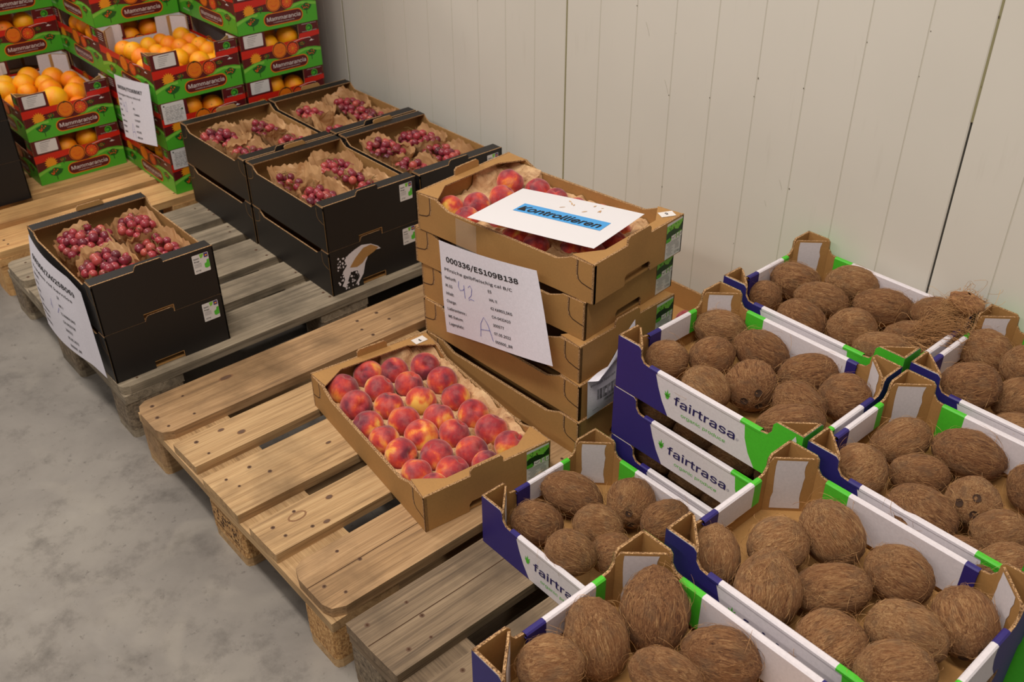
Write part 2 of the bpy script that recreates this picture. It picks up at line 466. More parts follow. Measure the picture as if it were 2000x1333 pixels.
for bx, by, rx, ry in ((.55, .085, .012, .020), (.545, .16, .006, .008), (.60, .12, .005, .008), (.21, .10, .005, .008), (.245, .13, .007, .010), (.40, .25, .004, .007), (.70, .30, .005, .009), (.735, .33, .005, .008), (.04, .20, .008, .018)):
    b = MB(); b.poly(ell(bx, by, rx, ry, 14), lambda u, v, w: (u, v, .1443 + w), 0, 'knot')
    b.poly(ell(bx, by, rx * .78, ry * .8, 14), lambda u, v, w: (u, v, .1446 + w), 0, 'pine' if rx > .01 else 'nail'); b.build('knot', P_PEACH)
b = MB(); F = lambda u, v, w: (u, -.0006 - w, v)
ribbon(b, [(.343, .042), (.343, .092), (.455, .094), (.457, .040), (.343, .042)], .0016, F, 0, 'seam')
rd = random.Random(2)
for i in range(60):
    cx, cy = rd.uniform(.348, .452), rd.uniform(.045, .090); s_ = rd.uniform(.001, .004)
    b.poly([(cx + s_ * rd.uniform(.4, 1.5) * math.cos(a), cy + s_ * rd.uniform(.4, 1.4) * math.sin(a)) for a in [k * PI / 3 for k in range(6)]], F, i * .000004, 'seam')
b.build('burnt_stamp', P_PEACH, kind='stuff')
P_FAR = pallet(-2.60, 0.0, 'pallet mostly out of view under the far orange crate tower', ['orange_pine'], 'orange_pine', ['orange_pine'] * 3, .012, 8)
# joint where the first coconut-pallet board is made of two halves, and the split in the last peach-pallet board
def crack(parent, pts, wd):
    b = MB(); ribbon(b, pts, wd, lambda u, v, w: (u, v, .1445 + w), 0.0, 'seam'); b.build('crack', parent)
crack(P_PEACH, [(.722, .002), (.721, .12), (.719, .24), (.722, .40), (.720, .55)], .0013)
crack(P_COCO, [(.066, 0), (.067, .2), (.064, .45), (.066, .8)], .0016)

# ================================================================== coconut crates
CL, CW, CH = .396, .29, .1135
RIM = .080
def tab_outline(L, H=CH, rim=RIM, z0=0.0):
    return [(0, z0), (L, z0), (L, H), (L - .050, H), (L - .0555, H - .006), (L - .0565, rim + .012), (L - .064, rim + .002), (L - .076, rim),
            (.076, rim), (.064, rim + .002), (.0565, rim + .012), (.0555, H - .006), (.050, H), (0, H)]
def frame(o, ux, uy, nx, ny):
    """panel frame: origin o, u direction (ux,uy), outward normal (nx,ny), v is up"""
    return lambda u, v, w: (o[0] + ux * u + nx * w, o[1] + uy * u + ny * w, o[2] + v)
FR = {'front': frame((0, 0, 0), 1, 0, 0, -1), 'back': frame((CL, CW, 0), -1, 0, 0, 1), 'xmax': frame((CL, 0, 0), 0, 1, 1, 0), 'xmin': frame((0, CW, 0), 0, -1, -1, 0)}
def leaf_hand(b, F, cx, cy, s, m):
    for a, l in ((-62, .62), (-32, .9), (0, 1.15), (30, .95), (58, .62)):
        t = math.radians(a); dx, dy = math.sin(t), math.cos(t); px, py = dy, -dx
        b.poly([(cx - px * s * .10, cy - py * s * .10), (cx + dx * s * l * .5 - px * s * .12, cy + dy * s * l * .5 - py * s * .12), (cx + dx * s * l, cy + dy * s * l),
                (cx + dx * s * l * .5 + px * s * .12, cy + dy * s * l * .5 + py * s * .12), (cx + px * s * .10, cy + py * s * .10)], F, .0006, m)
    b.poly([(cx - s * .34, cy + s * .18), (cx - s * .22, cy - s * .28), (cx, cy - s * .40), (cx + s * .22, cy - s * .28), (cx + s * .34, cy + s * .18), (cx, cy + s * .34)], F, .0006, m)
def coconut_crate():
    r = empty('coconut_crate')
    b = MB(); b.box(.002, CL - .002, .002, CW - .002, 0, .004, 'kraft'); b.build('base', r)
    for side, L in (('front', CL), ('back', CL), ('xmin', CW), ('xmax', CW)):
        F = FR[side]; lng = L == CL
        b = MB(); b.panel(tab_outline(L), F, .0042, 'white', 'kraft', 'kraft_edge')
        hi = .0003
        # coloured ends: one end blue, the other green; long sides carry blue first, short sides green first
        c0, c1 = ('blue', 'green') if lng else ('green', 'blue')
        left = [(0, 0), (.128, 0), (.112, .026), (.101, .052), (.092, RIM), (.076, RIM), (.064, RIM + .002), (.0565, RIM + .012), (.0555, CH - .006), (.050, CH - .0015), (0, CH - .0015)]
        right = [(L, 0), (L, CH), (L - .050, CH), (L - .0555, CH - .006), (L - .0565, RIM + .012), (L - .064, RIM + .002), (L - .076, RIM), (L - .108, RIM), (L - .104, .05), (L - .094, .024), (L - .078, 0)]
        b.poly(left, F, hi, c0); b.poly(right, F, hi, c1)
        # top fold over the low rim, hanging down inside
        prof = [(-.0008, RIM - .004), (-.0008, RIM), (.0015, RIM + .0022), (.0075, RIM + .0022), (.0098, RIM), (.0098, .016 if lng else .036), (.0078, .016 if lng else .036), (.0078, RIM - .006)]
        e0, e1 = (.020, .040) if lng else (.018, .032)
        segs = ((.077, .077 + e0, c0), (.077 + e0, L - .077 - e1, 'white'), (L - .077 - e1, L - .077, c1))
        for a, c, m in segs:
            for i in range(len(prof)):
                (w0, z0), (w1, z1) = prof[i], prof[(i + 1) % len(prof)]
                b.add([F(a, z0, -w0), F(c, z0, -w0), F(c, z1, -w1), F(a, z1, -w1)], [(0, 1, 2, 3)], m)
        b.build('long_side' if lng else 'short_side', r)
    # corner posts: inner diagonal board with a peeled white liner, triangular top
    for k, (cx, cy, sx, sy) in enumerate(((0, 0, 1, 1), (CL, 0, -1, 1), (CL, CW, -1, -1), (0, CW, 1, -1))):
        g = .056; t0 = .0045
        A = Vector((cx + sx * g, cy + sy * t0, 0)); B_ = Vector((cx + sx * t0, cy + sy * g, 0))
        if sx * sy < 0: A, B_ = B_, A
        d = (B_ - A); wdt = d.length; d.normalize(); nrm = Vector((d.y, -d.x, 0))
        if nrm.dot(Vector((sx, sy, 0))) < 0: nrm = -nrm
        F = lambda u, v, w, A=A, d=d, nrm=nrm: tuple(A + d * u + nrm * w + Vector((0, 0, v)))
        b = MB()
        b.panel([(0, .004), (wdt, .004), (wdt, CH - .012), (wdt - .006, CH - .003), (.006, CH - .003), (0, CH - .012)], F, .0035, 'kraft', 'kraft', 'kraft_edge')
        rr = random.Random(k + 5); n = 9; pl = []; pr = []
        for i in range(n + 1):
            v = .010 + (CH - .0165) * i / n
            pl.append((wdt * .16 + rr.uniform(-.0012, .0012), v)); pr.append((wdt * .77 + rr.uniform(-.002, .002), v))
        b.poly([q_ for q_ in pl[:1]] + pr + pl[::-1][:-1], F, .0006, 'patch')
        # corrugated top strips of the two outer walls
        b.build('corner_post', r)
    b = MB(); F = FR['front']
    leaf_hand(b, F, .1235, .042, .0135, 'green_ink')
    put_text(b, 'fairtrasa', F, .139, .034, .0345, 'navy_ink', .0006, width=.134, bold=.008)
    put_text(b, 'organic produce', F, .157, .0165, .0135, 'green_ink', .0006, width=.098)
    ribbon(b, ell(.2785, .0375, .0021, .0021, 10) + [(.2806, .0375)], .0005, F, .0006, 'navy_ink')
    b.build('logo', r)
    return r
cc = coconut_crate()
# torn liner variant is a small extra part on the crate that shows it
CRATES = {
 'P': ((.838, .310), 1, ['single low coconut crate standing directly on the grey pallet beside the loose peach box']),
 'A': ((.872, .613), 3, ['bottom coconut crate of the stack beside the kraft peach stack', 'middle coconut crate of the stack beside the kraft peach stack, coconuts in shadow', 'top coconut crate beside the peach stack, with a torn white strip on its green corner']),
 'B': ((.862, .928), 3, ['bottom crate of the coconut stack against the wall behind the torn-cornered one', 'middle crate of the coconut stack against the wall behind the torn-cornered one', 'top coconut crate against the wall, holding the coconuts with long husk tails']),
 'C': ((1.277, .613), 3, ['bottom crate of the inner coconut stack beside the torn-cornered one', 'middle crate of the inner coconut stack beside the torn-cornered one', 'top coconut crate between the wall row and the front row, cut by the frame edge']),
 'D': ((1.270, .928), 3, ['bottom crate of the coconut stack in the corner of the wall row', 'middle crate of the coconut stack in the corner of the wall row', 'top coconut crate against the wall and the frame edge, beyond the long-haired coconuts']),
 'R': ((1.257, .303), 3, ['bottom crate of the coconut stack beside the single low crate', 'middle crate of the coconut stack beside the single low crate', 'fullest top coconut crate, large nuts and bare kraft floor in one corner']),
 'Q': ((1.238, -.032), 3, ['bottom crate of the coconut stack at the front edge of the pallet', 'middle crate of the coconut stack at the front edge of the pallet', 'top coconut crate at the bottom frame edge, nearer the camera than all others']),
}
for k, ((x, y), n, labs) in CRATES.items():
    for i in range(n):
        jx = random.uniform(-.002, .002) if i < n - 1 else 0
        if k == 'A' and i == 1: jx = -.003
        c = put(cc, USED, (x + jx, y, .1445 + .115 * i), 0, labs[i], 'crate', 'blue, white and green coconut crates')
        if k == 'Q': c.scale = (1, 1.065, 1)
        if k == 'A' and i == 2:
            b = MB(); F = FR['front']
            b.poly([(CL - .043, .062), (CL - .034, .070), (CL - .027, .074), (CL - .020, .094), (CL - .013, .108), (CL - .010, .100), (CL - .012, .074), (CL - .018, .058), (CL - .030, .052), (CL - .040, .050)], F, .0011, 'patch')
            b.build('torn_liner', c)

# ------------------------------------------------------------------ coconuts
def coco_mesh(seed, pointy):
    rnd = random.Random(seed); nu, nv = 30, 20; vs = []; fs = []
    off = Vector((rnd.uniform(0, 50),) * 3)
    for i in range(nv + 1):
        th = PI * i / nv
        for j in range(nu):
            ph = 2 * PI * j / nu
            x = math.cos(th); s = math.sin(th)
            rr = 1 + .035 * math.cos(3 * ph + seed) * s
            if pointy and x < 0: s *= 1 - .28 * (-x) ** 2; x *= 1.10
            p = Vector((x, s * math.cos(ph) * rr, s * math.sin(ph) * rr))
            n1 = mnoise.noise(p * 1.3 + off) * .05 + mnoise.noise(Vector((p.x * 2, p.y * 6, p.z * 6)) + off) * .030 + mnoise.noise(Vector((p.x * 5, p.y * 16, p.z * 16)) + off) * .014
            vs.append(p * (1 + n1))
    fs = [(i * nu + j, (i + 1) * nu + j, (i + 1) * nu + (j + 1) % nu, i * nu + (j + 1) % nu) for i in range(nv) for j in range(nu)]
    b = MB(); b.add(vs, fs, 'husk', True); return b.mesh('coconut')
def fibre_mesh(seed, n=105, wild=18, th=.0052):
    rnd = random.Random(seed); b = MB()
    for k in range(n + wild):
        w = k >= n
        p = Vector((rnd.gauss(0, 1), rnd.gauss(0, 1), rnd.gauss(0, 1))).normalized()
        ax = Vector((1, 0, 0)); tg = (ax - p * p.dot(ax))
        tg = tg.normalized() if tg.length > .1 else p.orthogonal().normalized()
        side = p.cross(tg)
        a = rnd.gauss(0, .45) + (PI if rnd.random() < .5 else 0)
        if w: a = rnd.uniform(0, 2 * PI)
        d = tg * math.cos(a) + side * math.sin(a)
        L = rnd.uniform(.25, .75) if not w else rnd.uniform(.5, 1.15)
        lift = rnd.uniform(.02, .10) if not w else rnd.uniform(.15, .50)
        cur = rnd.uniform(-.6, .6); path = []
        m = 4 if not w else 7
        for i in range(m + 1):
            t = i / m
            q_ = p + d * (L * t) + d.cross(p) * (cur * t * t * L)
            q_ = q_.normalized() * (1.0 + lift * (math.sin(PI * t) if not w else t * (1.4 - .5 * t)))
            path.append(q_)
        r0 = th * rnd.uniform(.55, 1.2)
        b.tube(path, [r0] * m + [r0 * .4], 'fibre', 3)
    return b.mesh('fibres')
COCO = [coco_mesh(i, i in (1, 3, 5)) for i in range(6)]
FIB = [fibre_mesh(20 + i) for i in range(6)]
def eye_mesh():
    b = MB(); n = 10; vs = [(0, 0, -.02)]
    for r, z in ((.10, -.01), (.15, .010)):
        vs += [(r * math.cos(2 * PI * k / n), r * math.sin(2 * PI * k / n), z) for k in range(n)]
    fs = [(0, 1 + k, 1 + (k + 1) % n) for k in range(n)] + [(1 + k, 1 + n + k, 1 + n + (k + 1) % n, 1 + (k + 1) % n) for k in range(n)]
    b.add(vs, fs, 'eye', True); return b.mesh('coconut_eye')
EYE = eye_mesh()
def coconut(c, a, bb, ax, v, label, eyes=False, hair=True, spin=0.0, group='coconuts in the open crates'):
    X = Vector(ax).normalized(); Z = Vector((0, 0, 1)); Z = (Z - X * X.dot(Z)); Z = Z.normalized() if Z.length > .05 else X.orthogonal().normalized()
    Y = Z.cross(X); Rm = Matrix((X, Y, Z)).transposed() @ Matrix.Rotation(spin, 3, 'X')
    r = link('coconut', COCO[v]); r.matrix_world = Matrix.Translation(Vector(c)) @ Rm.to_4x4() @ Matrix.Diagonal((a, bb, bb, 1))
    tag(r, label, 'coconut', group)
    if hair: link('fibres', FIB[v], r, kind='stuff')
    if eyes:
        for k in range(3):
            d = Vector((1, .36 * math.cos(k * 2.1), .36 * math.sin(k * 2.1))).normalized()
            rad = max((p_.co.length for p_ in COCO[v].vertices if p_.co.normalized().dot(d) > .985), default=1.0)
            e = link('germination_eye', EYE, r); e.matrix_local = Matrix.Translation(d * (rad + .004)) @ d.to_track_quat('Z', 'Y').to_matrix().to_4x4()
    return r
T = {
'A': [[0.9212, 0.6957, 0.4184, 0.0412, 0.0393, 0.6596, 0.7516, -0.0065], [0.9205, 0.8548, 0.4203, 0.0522, 0.0381, 0.7104, 0.6931, -0.1225], [0.97, 0.7672, 0.4199, 0.0442, 0.0385, 0.4792, 0.8321, 0.2791], [1.0251, 0.8452, 0.4218, 0.055, 0.0405, 0.7715, 0.5257, -0.3584], [1.041, 0.6601, 0.4349, 0.0452, 0.0388, 0.7695, 0.3392, -0.5411], [1.0821, 0.7379, 0.4262, 0.0466, 0.0475, 0.678, -0.735, 0.026], [1.1224, 0.855, 0.4179, 0.0562, 0.0375, 0.5959, 0.7955, 0.1096], [1.2101, 0.8376, 0.4217, 0.0469, 0.0424, 0.6596, 0.7516, -0.0065], [1.1718, 0.7542, 0.4242, 0.049, 0.0409, 0.7761, 0.4046, -0.4837], [1.2019, 0.6821, 0.4414, 0.0581, 0.0325, 0.6212, 0.7808, 0.0662]],
'B': [[0.899, 1.0303, 0.4131, 0.0329, 0.034, 0.66, 0.20, .5], [0.9132, 1.1131, 0.424, 0.0539, 0.041, 0.7435, 0.6308, -0.2221], [1.006, 1.1766, 0.432, 0.0553, 0.0394, 0.7209, 0.6763, -0.1512], [0.9962, 1.0818, 0.4285, 0.0562, 0.0354, 0.7435, 0.6308, -0.2221], [1.007, 0.9996, 0.4202, 0.0508, 0.0386, 0.7768, 0.4669, -0.4226], [1.0936, 1.0428, 0.4215, 0.049, 0.042, 0.6596, 0.7516, -0.0065], [1.0913, 1.1563, 0.4231, 0.0599, 0.0392, 0.855, 0.512, 0.076], [1.1829, 1.1861, 0.4386, 0.0463, 0.0342, 0.6596, 0.7516, -0.0065], [1.1931, 1.1059, 0.4269, 0.0629, 0.0275, 0.6929, 0.7167, -0.0792], [1.1798, 1.0058, 0.4343, 0.0555, 0.0325, 0.6929, 0.7167, -0.0792]],
'C': [[1.3377, 0.8053, 0.4188, 0.0528, 0.0375, 0.424, 0.8367, 0.3466], [1.3372, 0.6851, 0.4232, 0.0424, 0.0441, 0.5, 0.6, .6], [1.4316, 0.8512, 0.4223, 0.0616, 0.04, 0.7604, 0.5804, -0.2914], [1.4005, 0.7566, 0.4144, 0.0491, 0.0344, 0.6929, 0.7167, -0.0792], [1.4568, 0.657, 0.4318, 0.0567, 0.0429, 0.7761, 0.4046, -0.4837], [1.4924, 0.7472, 0.4213, 0.0548, 0.0423, 0.179, -0.801, 0.572], [1.5513, 0.7052, 0.4339, 0.0419, 0.0329, 0.6212, 0.7808, 0.0662], [1.5865, 0.6465, 0.4348, 0.0417, 0.0302, 0.5782, 0.8041, 0.1384], [1.5338, 0.8493, 0.4192, 0.032, 0.04, 0.6596, 0.7516, -0.0065], [1.5257, 0.6393, 0.4142, 0.0371, 0.0267, 0.6596, 0.7516, -0.0065]],
'D': [[1.3084, 1.1518, 0.424, 0.0499, 0.0441, 0.7604, 0.5804, -0.2914], [1.3537, 0.9892, 0.4496, 0.0543, 0.0427, 0.6212, 0.7808, 0.0662], [1.4147, 1.0574, 0.423, 0.0467, 0.0359, 0.424, 0.8367, 0.3466], [1.3862, 1.1296, 0.4423, 0.0406, 0.0387, 0.6596, 0.7516, -0.0065], [1.4507, 0.9677, 0.4149, 0.0483, 0.0362, 0.6596, 0.7516, -0.0065]],
'R': [[1.3015, 0.3636, 0.423, 0.047, 0.0368, -0.3153, 0.469, 0.825], [1.354, 0.4397, 0.4351, 0.0449, 0.0412, 0.4792, 0.8321, 0.2791], [1.3889, 0.5237, 0.429, 0.054, 0.045, 0.7151, 0.1297, -0.6869], [1.3936, 0.360, 0.4330, 0.0540, 0.0465, 0.2903, -0.4929, -0.8202], [1.4454, 0.4422, 0.4162, 0.0556, 0.037, 0.6212, 0.7808, 0.0662], [1.4948, 0.5302, 0.4226, 0.0489, 0.0417, 0.7768, 0.4669, -0.4226], [1.501, 0.352, 0.4245, 0.0479, 0.0453, 0.3, 0.9, .2], [1.561, 0.4312, 0.4382, 0.0545, 0.0412, 0.7655, 0.559, -0.3185], [1.598, 0.5185, 0.4243, 0.0491, 0.0436, 0.714, -0.629, -0.307], [1.5867, 0.3534, 0.4536, 0.0503, 0.0365, 0.6212, 0.7808, 0.0662]],
'P': [[0.9033, 0.3847, 0.1901, 0.0498, 0.0404, 0.7306, 0.6587, -0.1798], [0.894, 0.4841, 0.1926, 0.0622, 0.0408, 0.7604, 0.5804, -0.2914], [0.987, 0.5467, 0.1975, 0.0498, 0.0459, 0.516, -0.856, 0.027], [0.9877, 0.4592, 0.193, 0.0476, 0.0401, 0.7435, 0.6308, -0.2221], [1.0231, 0.3536, 0.2255, 0.0458, 0.0397, 0.7715, 0.5257, -0.3584], [1.0573, 0.425, 0.1993, 0.0413, 0.0377, 0.5782, 0.8041, 0.1384], [1.0694, 0.546, 0.2128, 0.0463, 0.0352, 0.424, 0.8367, 0.3466]],
'Q': [[1.2935, 0.0485, 0.4414, 0.0436, 0.0385, 0.6212, 0.7808, 0.0662], [1.2943, 0.1304, 0.4294, 0.0548, 0.0415, -0.5678, 0.1609, 0.8073], [1.3176, 0.2185, 0.4331, 0.0562, 0.048, 0.3878, -0.394, -0.8333], [1.4012, 0.1423, 0.4454, 0.048, 0.0329, 0.7715, 0.5257, -0.3584], [1.4201, 0.2282, 0.4223, 0.0526, 0.0434, 0.7306, 0.6587, -0.1798]]}
POINTY = {('R', 3): 1, ('Q', 2): 3}
EYES = {('A', 5), ('P', 2), ('C', 5), ('R', 8), ('B', 6)}
LAB = {
'A': ['round coconut in the near corner of the torn-cornered crate, against its blue post', 'coconut under the white-faced post at the peach side of the torn-cornered crate', 'rough coconut second from the blue post of the torn-cornered crate, with a fibre spike', 'long coconut against the far white side of the torn-cornered crate, near its green flap', 'pale coconut at the front of the torn-cornered crate, above its plant emblem', 'dark round coconut with a bare eye showing, middle of the torn-cornered crate', 'wide coconut against the far side of the torn-cornered crate, near its middle', 'round striped coconut at the short side of the torn-cornered crate', 'coconut behind the lowest front one in the torn-cornered crate', 'long flat-lying coconut just behind the torn green corner'],
'B': ['small brush-ended coconut in the near corner of the crate of long-haired coconuts', 'coconut under the post nearer the peach boxes in the long-haired coconut crate', 'coconut at the wall side of the long-haired coconut crate, below its green flap', 'dark-tipped coconut in the middle of the crate of long-haired coconuts', 'smooth coconut at the low rim, second from the blue corner, long-haired coconut crate', 'round coconut at the low rim, third from the blue corner, long-haired coconut crate', 'grey-brown coconut with bare eyes at its end, touching the wall-side rim', 'coconut carrying a big loose tuft of husk, at the wall', 'slim coconut with a long tail of loose hair hanging over the crate edge', 'orange-brown coconut half hidden behind the green corner flap at the wall row'],
'C': ['coconut with a pale lengthwise ridge, below the tall post of the inner crate', 'round coconut with a pale vertical ridge at the blue corner of the inner crate', 'biggest smooth long coconut of the inner crate, near its far green flap', 'small coconut in the middle of the inner crate, under the ridged one', 'long coconut with a crosswise loose thread, at the low rim of the inner crate', 'coconut with two bare eyes showing in the inner crate', 'straw-streaked coconut beside the two-eyed one in the inner crate', 'half-hidden coconut at the low rim of the inner crate, by the frame edge', 'coconut cut by the frame edge in the inner crate, behind the two-eyed one', 'shaded coconut low in the inner crate, under the straw-streaked one'],
'D': ['dark round coconut below the white-faced post in the wall-corner crate', 'large very dark long coconut in front of the wall-corner crate', 'coconut with a pale seam at the frame edge, wall-corner crate', 'coconut behind the dark round one, cut by the frame edge, wall-corner crate', 'low coconut by the rim and frame edge of the wall-corner crate'],
'R': ['upright coconut in the blue corner of the fullest crate', 'squat round coconut beside the bare kraft floor of the fullest crate', 'tall tilted coconut under the far green flap of the fullest crate', 'pear-shaped coconut with its point up, at the rim of the fullest crate', 'long flat-lying coconut in the centre of the fullest crate', 'light brown round coconut against the far side of the fullest crate', 'round woolly coconut at the low rim of the fullest crate', 'broad coconut with a ragged end, in front of the three-eyed one', 'coconut with bare eyes looking down, at the short end of the fullest crate', 'coconut cut by the bottom frame edge in the fullest crate'],
'P': ['coconut in the blue corner of the single low crate, its dark end pointing inward', 'longest coconut of the single low crate, against its peach-box side', 'coconut with three scarred eyes in the single low crate', 'golden round coconut in the centre of the single low crate', 'coconut with combed loose hair at the front rim of the single low crate', 'coconut of the single low crate half hidden by the next crate corner', 'coconut against the far side of the single low crate, behind the next crate corner'],
'Q': ['pale round coconut in the blue corner of the crate at the bottom frame edge', 'tall coconut with a grey shaggy ridge in the crate at the bottom frame edge', 'big pointed coconut with a tip tuft in the crate at the bottom frame edge', 'straw-haired coconut cut by the bottom frame edge', 'large smooth coconut in the bottom-edge crate, beside the long white rim']}
rr = random.Random(11)
for k, L in T.items():
    for i, d in enumerate(L):
        v = POINTY.get((k, i), rr.choice((0, 2, 4)))
        coconut(d[:3], d[3] * 1.0, d[4] * 1.0, d[5:8], v, LAB[k][i], (k, i) in EYES, True, rr.uniform(0, 6) if (k, i) not in EYES else 1.2)
# shaded coconuts seen through the slots of the middle and bottom crates of the torn-cornered stack
n = 0
names = ['beside the blue post', 'second from the blue post', 'in the middle', 'fourth from the blue post', 'behind the green corner']
for lv, where in ((1, 'middle'), (0, 'bottom')):
    for i in range(4):
        coconut((.925 + i * .092, .672 + .012 * (i % 2), .1445 + .115 * lv + .048), .046, .040, (1, .2 * (-1) ** i, .1), (0, 2, 4)[i % 3],
                'shaded coconut %s, %s crate below the torn-cornered one' % (names[i], where), group='coconuts in the shaded slots')
    for i in range(4):
        coconut((.93 + i * .092, .775, .1445 + .115 * lv + .046), .045, .040, (.3, 1, .1), (2, 4, 0)[i % 3],
                'deep-set coconut %s, rear, %s crate below the torn-cornered one' % (names[i], where), group='coconuts in the shaded slots', hair=False)

# loose husk tuft and hair tail of the two shaggy coconuts
def tuft(name, start, d, L, spread, n, seed, parent=None, rad=.0006, droop=.3, curl=.5, m='fibre'):
    rnd = random.Random(seed); b = MB(); d = Vector(d).normalized()
    for k in range(n):
        o = Vector(start) + Vector((rnd.gauss(0, 1), rnd.gauss(0, 1), rnd.gauss(0, 1))) * spread * .35
        e = (d + Vector((rnd.gauss(0, 1), rnd.gauss(0, 1), rnd.gauss(0, 1))) * curl).normalized()
        l = L * rnd.uniform(.4, 1.05); c = Vector((rnd.gauss(0, 1), rnd.gauss(0, 1), rnd.gauss(0, 1))) * l * .22; path = []
        for i in range(7):
            t = i / 6; path.append(o + (d * (1 - t) + e * t) * l * t + c * math.sin(PI * t) + Vector((0, 0, -droop * l * t * t)))
        b.tube(path, rad * rnd.uniform(.6, 1.3), m, 3)
    return b.build(name, kind='stuff')
def attach(child, root):
    child.parent = root; child.matrix_parent_inverse = root.matrix_world.inverted()
bpy.context.view_layer.update()
byl = {o.get('label'): o for o in COL.objects if o.get('category') == 'coconut'}
t1 = tuft('husk_tuft', (1.238, 1.176, .482), (.5, .3, .5), .034, .040, 360, 5, rad=.00032, droop=.1, curl=1.0); attach(t1, byl[LAB['B'][7]])
t2 = tuft('husk_strands', (1.208, 1.165, .462), (.75, .35, .3), .060, .034, 220, 6, rad=.00032, droop=.1, curl=.45); attach(t2, byl[LAB['B'][7]])
t3 = tuft('hair_tail', (1.205, 1.092, .442), (.80, .52, .22), .095, .026, 420, 7, rad=.00036, droop=.12, curl=.16); attach(t3, byl[LAB['B'][8]])
t4 = tuft('hair_tail', (1.19, 1.03, .44), (.95, .3, .1), .08, .025, 60, 8, rad=.0003, droop=.12, curl=.3); attach(t4, byl[LAB['B'][9]])
b = MB()
nb, nn = 9, 12; vs = []
for i in range(nb):
    for j in range(nn):
        th = PI * (i + .3) / nb; ph = 2 * PI * j / nn
        p = Vector((math.sin(th) * math.cos(ph) * .034, math.sin(th) * math.sin(ph) * .022, math.cos(th) * .020))
        p *= 1 + .35 * mnoise.noise(p * 60)
        vs.append(p + Vector((1.240, 1.178, .492)))
b.add(vs, [(i * nn + j, (i + 1) * nn + j, (i + 1) * nn + (j + 1) % nn, i * nn + (j + 1) % nn) for i in range(nb - 1) for j in range(nn)], 'husk', True)
o = b.build('husk_clump'); attach(o, byl[LAB['B'][7]])

